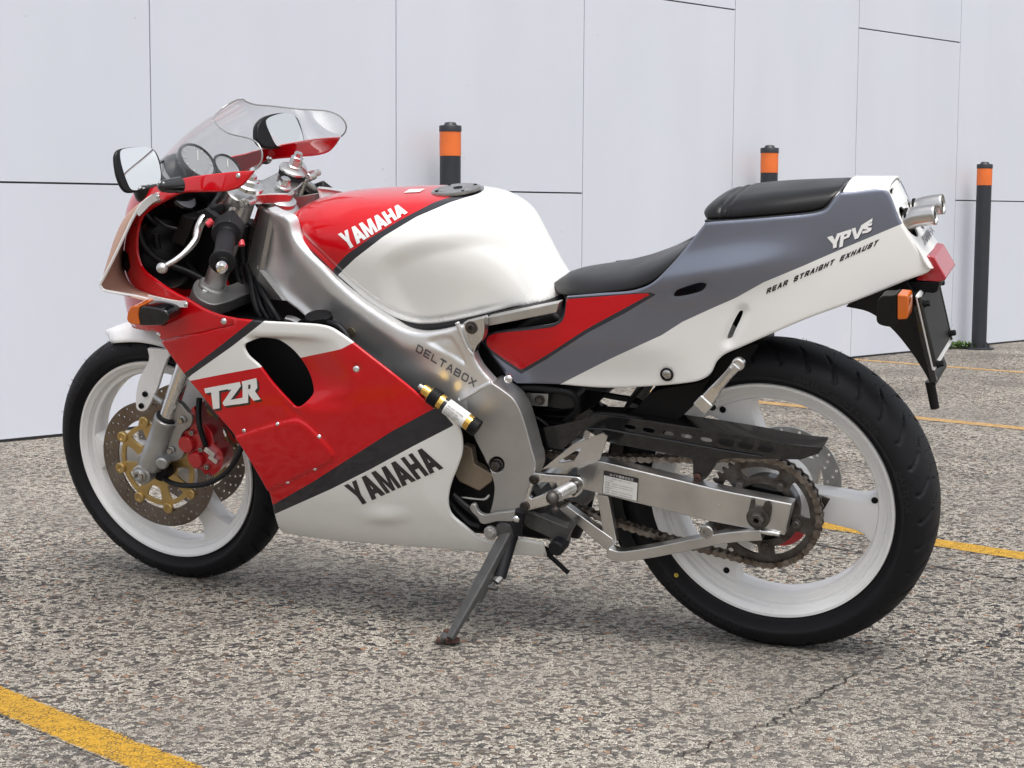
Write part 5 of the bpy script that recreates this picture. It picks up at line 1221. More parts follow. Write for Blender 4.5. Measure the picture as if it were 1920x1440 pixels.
# ------------------------------------------------------------------ engine between the spars
eng=plate('engine_case',smooth([(640,760),(850,790),(900,800),(930,900),(1000,930),(1040,985),(1040,1012),(960,1010),(840,1000),(700,985),(600,920)],8),-.115,.22,MT['engine'],BIKE,bevel=.012,seg=3)
plate('cylinder_block',[(560,640),(800,700),(880,800),(700,830),(540,760)],-.10,.2,MT['engine'],BIKE,bevel=.01)
plate('engine_bracket',[(868,836),(884,842),(889,872),(925,892),(922,905),(898,923),(860,905),(845,880),(850,850)],-.150,.02,MT['tan'],eng,bevel=.003)
mb=MB(); cyl(mb,P(985,935,-.11),(0,1,0),.050,.06,40,bv=.006); mb.build('sprocket_cover',MT['engine'],eng)
for i,(L,r_) in enumerate([([(850,930,-.16),(870,948,-.165),(893,965,-.168),(902,975,-.168)],.0065),([(842,940,-.16),(860,962,-.16),(880,980,-.16),(900,988,-.16)],.006),([(846,950,-.15),(852,935,-.155),(866,934,-.16),(905,938,-.16),(918,930,-.155)],.0028)]):
    cable('wiring_hose',L,r_,'rubber' if i<2 else 'steel',eng,8)
# shock reservoir
a_=P(806,740,-.205); b_=P(892,803,-.205); d=(b_-a_); L_=np.linalg.norm(d); d/=L_
rs=MB(); lathe(rs,[(.0145,0),(.0155,.002),(.0155,L_*.985),(.0130,L_)],a_,d,36); res=rs.build('shock_reservoir',MT['goldpol'],BIKE)
def band(nm,t0,t1,r_,m_): mb=MB(); lathe(mb,[(r_,L_*t0),(r_,L_*t1)],a_,d,36); mb.build(nm,m_,res)
band('reservoir_cap_band',.02,.20,.0175,MT['matte']); band('reservoir_band',.30,.37,.0158,MT['gloss_black']); band('reservoir_label',.37,.80,.0159,MT['paper']); band('reservoir_end',.90,1.04,.0172,MT['matte'])
mb=MB(); lathe(mb,[(.0105,-.016),(.0110,-.012),(.0110,.0),(.0145,.003)],a_,d,28); mb.build('reservoir_collar',MT['goldpol'],res)
mb=MB(); bolt(mb,a_-d*.014,-d,.0065,.012,'cap'); mb.build('reservoir_valve',MT['steel'],res)
# printing on the reservoir label
yv=np.cross(d,np.array([0,1.,0])); yv/=np.linalg.norm(yv)
Srs=Surf(lambda a,b: a_+np.asarray(a)[...,None]*d+.0162*(np.sin(np.asarray(b))[...,None]*yv-np.cos(np.asarray(b))[...,None]*np.array([0,1,0])),(0,L_),(-1.5,1.5),(1,.016),(60,60))
for k,(tx,b0,b1,x0,x1) in enumerate([('THIS UNIT CONTAINS',.55,.8,.40,.74),('NITROGEN GAS',.22,.45,.40,.66),('DO NOT OPEN',-.1,.12,.40,.70),('20 BAR  MAX',-.42,-.2,.40,.66)]):
    textdecal('label_print',tx,Srs,[(L_*x0,b0),(L_*x1,b0),(L_*x1,b1),(L_*x0,b1)],MT['inkg'],res,off=.0002,px=False)

# ------------------------------------------------------------------ rear suspension, swingarm
Z1=lambda pts: Z(960,680,3.2,pts)
swa=plate('swingarm',smooth(Z1([(385,640,'c'),(500,596),(530,600),(900,688),(1270,775),(1680,855,'c'),(1635,1046,'c'),(1450,1010),(1150,950),(800,862),(550,800),(400,762,'c')]),5),-.128,.030,MT['alu'],BIKE,bevel=.003)
plate('swingarm_side',smooth(Z1([(385,640,'c'),(530,600),(900,688),(1270,775),(1680,855,'c'),(1635,1046,'c'),(1150,950),(550,800),(400,762,'c')]),6),-.128,.030,MT['alu'],swa,bevel=.003,mirror=True)
mb=MB(); cyl(mb,P(1035,880,0),(0,1,0),.030,.25,32); mb.build('pivot_tube',MT['alu'],swa)
mb=MB(); tube(mb,[P(u,v,-.128) for u,v in ((1142,1034),(1152,1038),(1170,1041),(1198,1038),(1240,1031),(1304,1018),(1366,1006),(1430,1001))],1,4,rect=(.024,.021),sm=5,flat=(0,1,0)); mb.build('swingarm_brace',MT['alu'],swa,bevel=.003)
mb=MB(); tube(mb,[P(1416,996,-.131),P(1440,1000,-.131),P(1462,1004,-.131)],[.004,.0055,.004],10); mb.build('weld_bead',MT['castlight'],swa)
plate('swingarm_strut',[(1046,955),(1062,950),(1148,1012),(1152,1024),(1140,1036),(1130,1028)],-.120,.018,MT['alu'],swa,bevel=.002)
plate('swingarm_strut',[(1119,928),(1140,932),(1156,1018),(1146,1030),(1133,1020)],-.118,.016,MT['alu'],swa,bevel=.002)
# tyre-pressure sticker
stk=Z1([(550,652),(760,700),(752,838),(542,788)])
SA=flat(-.1285)
decal('sticker',SA,[stk],MT['inkb'],swa,off=.0003); f=quadmap([stk[3],stk[2],stk[1],stk[0]])
def qq(x0,y0,x1,y1): return [f(x0,y0),f(x1,y0),f(x1,y1),f(x0,y1)]
decal('sticker_ground',SA,[qq(.02,.02,.98,.80)],MT['paper'],swa,off=.0007)
textdecal('sticker_heading','タイヤ標準空気圧',SA,qq(.18,.83,.86,.95),MT['paper'],swa,off=.0009)
rows=['タイヤは冷間時に測定してください','タイヤ空気圧','前輪  200kPa (2.00kgf/cm2)','後輪  225kPa (2.25kgf/cm2)','高速走行','前輪  225kPa (2.25kgf/cm2)','後輪  250kPa (2.50kgf/cm2)']
for k,tx in enumerate(rows):
    y1=.76-.105*k; textdecal('sticker_print',tx,SA,qq(.07,y1-.065,[.82,.30,.85,.85,.28,.85,.85][k],y1),MT['inkg'],swa,off=.0010)
# axle adjuster and nut
mb=MB(); lathe(mb,[(.0215,0),(.0215,.005),(.0185,.006)],P(1422,972,-.129),(0,-1,0),36); 
o=mb.build('axle_adjuster',MT['dirtysteel'],swa)
plate('adjuster_plate',smooth([(1404,955,'c'),(1408,938,'c'),(1414,938,'c'),(1416,952),(1428,954),(1434,943,'c'),(1442,941,'c'),(1446,950),(1443,975),(1436,986),(1420,990),(1407,985),(1403,970)],3),-.132,.004,MT['dirtysteel'],o,bevel=.001)
mb=MB(); lathe(mb,[(.0130,.003),(.0130,.014),(.0115,.016),(.0062,.016),(.0058,.004),(0,.004)],P(1422,972,-.131),(0,-1,0),6); mb.build('axle_nut',MT['dirtysteel'],o)
mb=MB(); lathe(mb,[(.0135,-.008),(.0135,.010),(.0115,.012),(.007,.012),(.006,.006),(0,.006)],P(1328,996,-.128),(0,-1,.0),24); mb.build('stand_bobbin',MT['steel'],swa)
# sprocket
cS=np.array([0,0,.3053]); yS=-.088; NT=45; r0=.1085
L=[]
for k in range(NT):
    for f_,rr in ((0,-.0048),(.22,-.0040),(.40,.0028),(.5,.0040),(.6,.0028),(.78,-.0040)):
        a=(k+f_)/NT*2*PI; L.append((cS[0]+(r0-.002+rr)*math.cos(a),cS[2]+(r0-.002+rr)*math.sin(a)))
W=[]
for k in range(5):
    a=k*72+20; W.append(smooth([tuple(x) for x in arc((cS[0],cS[2]),.0885,a-25,a+25,8)+arc((cS[0],cS[2]),.0700,a+22,a-22,8)],.004)[::-1])
inn=circle((cS[0],cS[2]),.056,48)[::-1]
spk=plate('sprocket',np.array(L),yS-.003,.006,MT['dirtysteel'],rw_,[inn]+W,bevel=0,px=False)
mb=MB()
for k in range(5):
    a=R(k*72+56); mb=MB(); lathe(mb,[(.0098,0),(.0098,.003),(.0078,.0035),(.0078,.0085),(.006,.010),(.003,.010),(0,.009)],(cS[0]+.066*math.cos(a),yS-.003,cS[2]+.066*math.sin(a)),(0,-1,0),18); mb.build('sprocket_nut',MT['dirtysteel'],spk)
mb=MB(); lathe(mb,[(.062,-.02),(.062,.006),(.050,.012),(.030,.014),(.030,.030),(.018,.030)],cS+[0,yS+.02,0],(0,-1,0),48); mb.build('sprocket_carrier',MT['gloss_black'],rw_)
# chain
cF=np.array([-.475,0,.352]); rF=.036; rR=r0-.002
def tang(top):
    # outer tangent points between the two sprockets
    d=cS[[0,2]]-cF[[0,2]]; D=np.hypot(*d); base=math.atan2(d[1],d[0]); al=math.asin((rR-rF)/D); s=1 if top else -1
    n=base+s*(PI/2+al*1.0) if False else base+s*(PI/2)+s*al*1.0
    return n
nT=tang(True); nB=tang(False)
pth=[]
def pt2(c,r,a): return np.array([c[0]+r*math.cos(a),c[2]+r*math.sin(a)])
A1=pt2(cF,rF,nT);B1=pt2(cS,rR,nT);A2=pt2(cF,rF,nB);B2=pt2(cS,rR,nB)
for t in np.linspace(0,1,60)[:-1]: pth.append(A1*(1-t)+B1*t+[0,-.006*math.sin(PI*t)])
a0,a1=nT,nB
if a1>a0: a1-=2*PI
for a in np.linspace(a0,a1,160)[:-1]: pth.append(pt2(cS,rR,a))
for t in np.linspace(0,1,60)[:-1]: pth.append(B2*(1-t)+A2*t+[0,-.012*math.sin(PI*t)])
a0,a1=nB,nT
while a1>a0: a1-=2*PI
for a in np.linspace(a0,a1,60)[:-1]: pth.append(pt2(cF,rF,a))
pth=np.array(pth+[pth[0]]); sg=np.hypot(*np.diff(pth,axis=0).T); cum=np.concatenate([[0],np.cumsum(sg)]); Lc=cum[-1]; NL=int(round(Lc/.01555)); NL+=NL%2; pit=Lc/NL
pp_=np.array([[np.interp(i*pit,cum,pth[:,k]) for k in (0,1)] for i in range(NL+1)])
mb=MB()
for i in range(NL):
    a,b=pp_[i],pp_[(i+1)]; d=(b-a)/np.linalg.norm(b-a); n_=np.array([-d[1],d[0]]); out=(i%2==0); yo=.0085 if out else .0060; 
    O=[]
    for c,a0 in ((a,90),(b,-90)):
        for t in np.radians(np.linspace(a0,a0+180,7)): O.append(c+(d*math.cos(t)+n_*math.sin(t))*.0065)
        O.append((a+b)/2+n_*(.0042 if a0<0 else -.0042))
    O=np.array(O); n=len(O)
    for s in (-1,1):
        y0,y1=yS+s*yo,yS+s*(yo+.0018); V=[(p[0],y0,p[1]) for p in O]+[(p[0],y1,p[1]) for p in O]
        mb.add(V,[tuple(range(n)),tuple(range(n,2*n))[::-1]]+[(j,(j+1)%n,n+(j+1)%n,n+j) for j in range(n)])
    cyl(mb,(a[0],yS,a[1]),(0,1,0),.0028,.0225,10); cyl(mb,(a[0],yS,a[1]),(0,1,0),.0050,.0115,10)
chn=mb.build('drive_chain',MT['chain'],BIKE,ang=30)
plate('rear_caliper',smooth([(1455,1022),(1480,1000),(1502,990),(1508,1000),(1500,1014),(1470,1026)],4),.060,.03,MT['caliper'],BIKE,bevel=.004)
plate('torque_bracket',[(1520,925),(1556,938),(1540,965),(1522,955)],-.040,.005,MT['dirtysteel'],BIKE,bevel=.001)
# chain guard
gt=smooth(Z1([(150,400,'c'),(300,375),(470,330,'c'),(480,320),(740,345),(1000,385),(1370,440),(1700,500),(1865,515,'c'),(1840,552,'c'),(1735,588,'c'),(1500,586),(1250,592),(1210,640),(1165,700),(1118,722),(1090,700),(1085,610),(1080,590),(980,562),(720,512),(560,478),(450,412,'c'),(410,420),(355,470),(300,530,'c'),(170,505,'c')]),4)
slots=[smooth(Z1([(x-30,y-9),(x-34,y),(x-28,y+9),(x+30,y+18),(x+37,y+9),(x+30,y)]),3)[::1] for x,y in ((705,388),(818,408),(935,427),(1045,444),(1163,464))]
cg=plate('chain_guard',gt,-.106,.004,MT['gloss_black'],BIKE,[s_ for s_ in slots],bevel=.001)
for x,y in ((1282,486),(1400,504),(1520,524)):
    c=smooth(Z1([(x-42,y-14),(x-48,y),(x-38,y+12),(x+38,y+22),(x+46,y+10),(x+38,y-4)]),3); plate('guard_boss',c,-.1085,.003,MT['plastic'],cg,bevel=.001)
mb=MB(); tp=[P(1107,781,-.105),P(1185,786,-.105),(P(1275,799,-.105)),P(1390,817,-.105),P(1491,836,-.105),P(1542,842,-.105)]; V=[]
for p in smooth3(tp,6): V+=[p,p+[0,.045,.004]]
V=np.array(V); n=len(V)//2; V=np.concatenate([V,V-[0,0,.003]]); m_=2*n; F=[]
for i in range(n-1): F+=[(2*i,2*i+2,2*i+3,2*i+1),(m_+2*i,m_+2*i+1,m_+2*i+3,m_+2*i+2),(2*i,m_+2*i,m_+2*i+2,2*i+2),(2*i+1,2*i+3,m_+2*i+3,m_+2*i+1)]
F+=[(0,1,m_+1,m_),(2*n-2,m_+2*n-2,m_+2*n-1,2*n-1)]
mb.add(V,F); mb.build('guard_flange',MT['gloss_black'],cg,ang=30)
mb=MB(); tube(mb,[P(*Z1([q_])[0],-.1075) for q_ in ((415,430),(445,402),(560,404),(720,432),(1000,482),(1300,537),(1500,570))],.0020,8); mb.build('guard_rib',MT['gloss_black'],cg)
mb=MB(); bolt(mb,P(1308,897,-.107),(0,-1,0),.0082,.005,'dome'); mb.build('guard_bolt',MT['rust'],cg)
mb=MB(); tube(mb,[P(1107,779,-.10),P(1130,777,-.10),P(1165,780,-.10),P(1205,788,-.10)],[.004,.005,.005,.003],8); mb.build('guard_lip',MT['plastic'],cg)
# inner mudguard hugging the tyre, and what sits ahead of it
mg2=gshell('inner_mudguard',0,.3053,.322,103,205,lambda t:.078,.012,MT['matte'],BIKE,rfn=lambda t:.012*(1-t))
plate('inner_mudguard_side',smooth([(1225,737),(1320,716),(1335,706),(1348,678),(1392,655),(1420,648),(1400,680),(1340,725),(1270,790),(1235,815),(1150,800),(1190,770)],5),-.082,.004,MT['matte'],mg2,bevel=.001)
sh=MB(); lathe(sh,[(.036,-.06),(.036,.10)],P(1040,780,-.02),(.12,0,1),32); shb=sh.build('rear_shock',MT['engine'],BIKE)
mb=MB()
for i in range(7):
    mb=MB(); lathe(mb,[(.038,i*.014-.02),(.046,i*.014-.015),(.046,i*.014-.011),(.038,i*.014-.006)],P(1040,780,-.02),(.12,0,1),28); mb.build('shock_coil',MT['matte'],shb)
plate('linkage_plate',smooth([(958,730),(1062,735),(1080,745),(1080,765),(1060,770),(1000,760),(960,745)],4),-.085,.05,MT['engine'],BIKE,bevel=.004)
plate('exhaust_chamber',smooth([(960,735),(1090,733),(1130,742),(1118,760),(1100,772),(1075,790),(1070,830),(1010,840),(985,800)],5),-.040,.12,MT['matte'],BIKE,bevel=.01)
plate('shock_bracket',[(968,738),(1028,740),(1026,764),(975,762)],-.100,.004,MT['cast'],BIKE,bevel=.001)
mb=MB(); bolt(mb,P(1012,752,-.102),(0,-1,0),.008,.007,'hex'); mb.build('shock_bolt',MT['dirtysteel'],BIKE)
cable('breather_hose',[(960,730,-.10),(985,728,-.11),(1030,732,-.11),(1075,742,-.10),(1082,770,-.09),(1060,790,-.08)],.0065,'rubber')
cable('wiring',[(955,760,-.09),(985,775,-.10),(1015,790,-.10),(1040,812,-.09)],.0035,'rubber')
cable('brake_cable',[(1118,738,-.03),(1150,745,-.03),(1190,752,-.03),(1205,760,-.03)],.0062,'rubber')
cable('expansion_pipe',[(1095,748,.02),(1120,765,.02),(1135,772,.02)],.012,'matte')
mb=MB(); tube(mb,[P(1120,748,.0),P(1130,766,.0),P(1135,773,.0)],.0022,8); mb.build('spring_wire',MT['steel'],shb)

# ------------------------------------------------------------------ foot controls
Z2=lambda pts: Z(860,840,6,pts)
rsb=plate('footrest_bracket',smooth(Z2([(795,345),(815,312),(860,298),(1000,312),(1280,332),(1350,345),(1400,390),(1408,440),(1380,500),(1330,560),(1240,575),(1130,610),(980,665),(800,712),(760,728),(712,712),(690,670),(700,625),(735,600),(748,560),(790,430)]),2.5),-.176,.012,MT['castlight'],BIKE,
     [smooth(Z2([(838,420,'c'),(950,402),(1090,408,'c'),(1108,440),(1085,478,'c'),(815,582,'c'),(792,560,'c')]),2.5)[::-1]],bevel=.0025)
for c in ((850,362),(745,668)):
    mb=MB(); lathe(mb,[(.0098,0),(.0098,.003),(.008,.004),(.0075,.001),(0,.001)],P(*Z2([c])[0],-.176),(0,-1,0),26); bolt(mb,P(*Z2([c])[0],-.174),(0,-1,0),.0062,.005,'cap'); mb.build('bracket_bolt',MT['dirtysteel'],rsb)
hg=plate('heel_guard',smooth(Z1([(178,648,'c'),(360,500,'c'),(545,428,'c'),(572,450,'c'),(526,585,'c'),(490,610,'c'),(390,634,'c'),(205,640,'c')]),3),-.172,.004,MT['alu'],BIKE,[smooth(Z1([(277,600,'c'),(405,519,'c'),(415,528,'c'),(372,594,'c'),(285,610,'c')]),3)[::-1]],bevel=.001)
mb=MB(); pk=[P(1080,912,-.180),P(1063,921,-.215),P(1038,934,-.262)]; tube(mb,pk,[.0095,.0105,.0100],20); fp=mb.build('footrest',MT['castlight'],BIKE)
# knurling: raised studs round the peg
a_,b_=pk[0],pk[2]; d=(b_-a_); Lp=np.linalg.norm(d); d/=Lp; u_,v_=frame_of(d)
for i in range(9):
    mb=MB(); t=.22+i*.075; lathe(mb,[(.0096,Lp*t-.0020),(.0122,Lp*t),(.0096,Lp*t+.0020)],a_,d,9); mb.build('knurl_ring',MT['castlight'],fp,smooth_=False)
mb=MB(); ellip(mb,b_+d*.004,(.0125,.0125,.0125)); mb.build('peg_ball',MT['dirtysteel'],fp)
mb=MB(); tube(mb,[b_+d*.002,b_+d*.002+np.array([.004,-.004,-.018])],[.004,.0035],12); ellip(mb,b_+d*.002+np.array([.004,-.004,-.022]),(.0068,.0068,.0068)); mb.build('peg_feeler',MT['dirtysteel'],fp)
mb=MB(); box(mb,P(1076,914,-.183),(.020,.022,.024),('Y',.5)); mb.build('peg_clevis',MT['dirtysteel'],fp)
# gear lever with rubber toe
gl=plate('gear_linkage',smooth(Z2([(122,672),(135,645),(165,640),(190,660),(205,700),(240,745),(300,762),(400,745),(560,728),(700,712),(720,740),(700,790),(620,835),(420,840),(280,868),(240,850),(215,800),(140,720)]),2.5),-.178,.010,MT['cast'],BIKE,bevel=.002)
mb=MB(); lathe(mb,[(.014,0),(.014,.008),(.012,.010)],P(*Z2([(375,950)])[0],-.172),(0,-1,0),28); bolt(mb,P(*Z2([(372,955)])[0],-.180),(0,-1,0),.0085,.008,'hex'); mb.build('stand_pivot_bolt',MT['cast'],gl)
mb=MB(); ellip(mb,P(*Z2([(648,808)])[0],-.190),(.0078,.006,.0078)); mb.build('linkage_ball',MT['chrome'],gl)
mb=MB(); tube(mb,[P(*Z2([(700,712)])[0],-.182),P(*Z2([(672,850)])[0],-.182),P(*Z2([(660,980)])[0],-.182)],[.011,.010,.009],14); mb.build('linkage_boot',MT['rubber'],gl)
plate('gear_lever',smooth(Z2([(745,745),(800,738),(960,800),(1130,870),(1225,905,'c'),(1262,820,'c'),(1290,812),(1310,850),(1225,1010),(1212,1110),(1180,1165),(1120,1185),(1060,1150),(1045,1095),(1062,1050),(950,985),(740,870)]),3),-.150,.022,MT['standpaint'],BIKE,bevel=.005,seg=3)
mb=MB(); cyl(mb,P(*Z2([(1125,1105)])[0],-.158),(0,1,0),.0155,.035,24,bv=.003); mb.build('toe_rubber',MT['rubber'],gl)
# far-side silencer end and hoses under the belly
mb=MB(); tube(mb,[P(1010,935,.03),P(1035,960,.03),P(1065,985,.03)],[.045,.052,.050],28); mb.build('expansion_chamber',MT['cast'],BIKE)
mb=MB(); tube(mb,[P(1040,985,.05),P(1075,990,.05),P(1090,960,.05)],[.022,.026,.022],20); mb.build('linkage_arm',MT['engine'],BIKE)
cable('drain_hose',[(1018,1033,-.06),(1040,1052,-.06),(1066,1076,-.06)],.0050,'rubber')
cable('drain_hose',[(1010,1022,-.05),(1025,1032,-.05),(1038,1041,-.05)],.0050,'rubber')
# passenger footrest (folded up)
a_=P(1327,752,-.135); b_=P(1383,681,-.150)
mb=MB(); tube(mb,[P(1322,757,-.148),P(1336,740,-.148),P(1350,722,-.150),P(1368,702,-.150),P(1384,684,-.150)],[1.25,1.2,.9,.8,.95],4,rect=(.022,.020),flat=(0,1,0)); pf=mb.build('passenger_footrest',MT['castlight'],BIKE,bevel=.004,seg=3)
mb=MB(); tube(mb,[P(1340,727,-.162),P(1372,690,-.162)],1,4,rect=(.010,.006),flat=(0,1,0)); mb.build('peg_tread',MT['cast'],pf,bevel=.001)
mb=MB(); box(mb,P(1322,757,-.150),(.030,.030,.026),('Y',.75)); mb.build('peg_bracket',MT['castlight'],pf,bevel=.004)
mb=MB(); lathe(mb,[(.0115,-.002),(.0115,.007),(.009,.009),(.0075,.009),(.006,.004),(0,.004)],P(1386,683,-.150),(0,-1,0),24); mb.build('peg_end',MT['castlight'],pf)
mb=MB(); bolt(mb,P(1337,765,-.152),(0,-1,0),.0045,.010,'hex'); mb.build('peg_clip',MT['matte'],pf)
mb=MB(); tube(mb,[P(1320,757,-.13),P(1330,735,-.10),P(1345,715,-.06)],.012,12); mb.build('peg_stay',MT['matte'],pf)

# ------------------------------------------------------------------ side stand: from its pivot down to the concrete
foot=w2b(G(843,1203.5,.010)); top=P(953,1000,-.165)
midp=P(915,1085,-.235)
mb=MB(); tube(mb,[top,top*.5+foot*.5+[0,0,.0],foot+[0,0,.004]],[1,.95,.62],4,rect=(.027,.018),flat=(1,0,.35)); ss=mb.build('side_stand',MT['standpaint'],BIKE,bevel=.004)
mb=MB(); tube(mb,[top*.75+foot*.25+[.012,.004,0],top*.35+foot*.65+[.016,.006,.0]],[1,.8],4,rect=(.003,.016)); mb.build('stand_rib',MT['standpaint'],ss)
mb=MB(); cyl(mb,P(951,993,-.160),(0,1,0),.020,.030,24,bv=.003); mb.build('stand_pivot',MT['standpaint'],ss)
W_=lambda u,v,z: w2b(G(u,v,z))
nz=w2b(np.array([0,0,1.])); fc=W_(840,1206,.0)
mb=MB(); lathe(mb,[(.018,.0015),(.0235,.0035),(.0215,.008),(.012,.012),(.009,.024),(0,.028)],fc,nz,26); mb.build('stand_foot',MT['rust'],ss)
mb=MB(); tube(mb,[W_(831,1203,.008),W_(829,1198,.022),W_(833,1193,.045)],[.0058,.0052,.0058],12,sm=3); mb.build('stand_toe_lug',MT['standpaint'],ss)
t1=P(968,1045,-.175); t2=top*.45+foot*.55+[.022,.01,0]
mb=MB(); d=(t2-t1); tube(mb,[P(962,1000,-.155),t1*.4+t2*.6],.0125,14); mb.build('stand_spring_sleeve',MT['rubber'],ss)
u_,v_=frame_of(d/np.linalg.norm(d)); 
mb=MB(); S0=t1*.4+t2*.6; S1=S0+d*.16; N=70; tube(mb,[S0+(S1-S0)*i/N+.0075*(u_*math.cos(i*.9)+v_*math.sin(i*.9)) for i in range(N)],.0013,6); mb.build('stand_spring',MT['steel'],ss)
mb=MB(); tube(mb,[S1,S1+d*.14],.0016,6); tube(mb,[S1+d*.14+[-.012,0,0],S1+d*.14+[.012,0,-.002]],.0048,10); mb.build('spring_hook',MT['standpaint'],ss)

# ------------------------------------------------------------------ upper fork clamp, bars, lever
stc=P(531,356,0.0); axk=np.array([math.sin(R(27)),0,math.cos(R(27))])
def yoke_surf(c,tilt=0): 
    return Surf(lambda a,b: np.stack([np.asarray(a,float),np.asarray(b,float),c[2]-(np.asarray(a)-c[0])*math.tan(R(20))-tilt*np.asarray(b)],-1),(-1.15,-.85),(-.16,.16),(1,1),(80,80))
def slab_on(name,surf,outline,dirv,t,m_,parent,bevel=.003,seg=2,scale=1.0,holes=(),px=True,mir=1):
    L=surf.inv(outline) if px else np.asarray(outline,float); ov,of=triangulate([L],np.zeros((0,2)),L,[]); X=surf.f(ov[:,0],ov[:,1]); c=X.mean(0); n=len(X)
    V=np.concatenate([X,c+(X-c)*scale+np.array(dirv)*t])*[1,mir,1]; cnt={(f_[i],f_[(i+1)%3]) for f_ in of for i in range(3)}; be=[e for e in cnt if (e[1],e[0]) not in cnt]
    F=[tuple(f_) for f_ in of]+[tuple(i+n for i in reversed(f_)) for f_ in of]+[(e[1],e[0],e[0]+n,e[1]+n) for e in be]
    me=bpy.data.meshes.new(name); me.from_pydata(V.tolist(),[],F); bm=bmesh.new(); bm.from_mesh(me); bmesh.ops.recalc_face_normals(bm,faces=bm.faces); bmesh.ops.dissolve_limit(bm,angle_limit=.01,verts=bm.verts,edges=bm.edges); bm.to_mesh(me); bm.free()
    return link(name,me,m_,parent,bevel=bevel,seg=seg)
S_yk=yoke_surf(stc,.0)
yk=slab_on('upper_fork_clamp',S_yk,smooth([(437,356),(445,342),(468,335),(490,338),(507,331),(526,320),(538,306),(556,300),(572,308),(578,325),(570,340),(562,350),(540,365,'c'),(500,365.5),(482,368),(462,378),(442,372)],3),-axk,.024,MT['castlight'],BIKE,bevel=.003)
def stack(c,items,parent,n=32):
    for nm,prof,m_,nn_ in items: mb=MB(); lathe(mb,prof,c,axk,nn_); mb.build(nm,m_,parent)
stack(P(531,352,0),[('stem_washer',[(.017,0),(.017,.003),(.014,.004)],MT['castlight'],32),('stem_nut',[(.0125,.002),(.0125,.010),(.0105,.013),(.0105,.019),(.009,.021),(0,.021)],MT['chrome'],6)],yk)
cR=P(548,328,.075); cR=np.array(cR)
stack(cR,[('clamp_rubber',[(.0285,-.004),(.0290,.008)],MT['rubber'],36),('clamp_disc',[(.0300,.008),(.0300,.012),(.025,.014),(.0165,.016)],MT['castlight'],36),('fork_cap_nut',[(.0165,.012),(.0165,.020),(.0135,.022),(.0135,.034)],MT['castlight'],6),('fork_cap',[(.0125,.030),(.0125,.040),(.0085,.042),(.0085,.050),(0,.051)],MT['chrome'],6)],yk)
cL=P(467,352,-.104)
stack(cL,[('fork_collar',[(.029,-.002),(.029,.006),(.024,.009),(.022,.009)],MT['castlight'],36),('fork_cap_nut',[(.017,.006),(.017,.016),(.014,.018)],MT['chrome'],6),('fork_cap',[(.010,.016),(.010,.026),(0,.027)],MT['chrome'],6)],yk)
dF=(P(446,390,-.104)-P(287,863,-.104)); dF/=np.linalg.norm(dF)
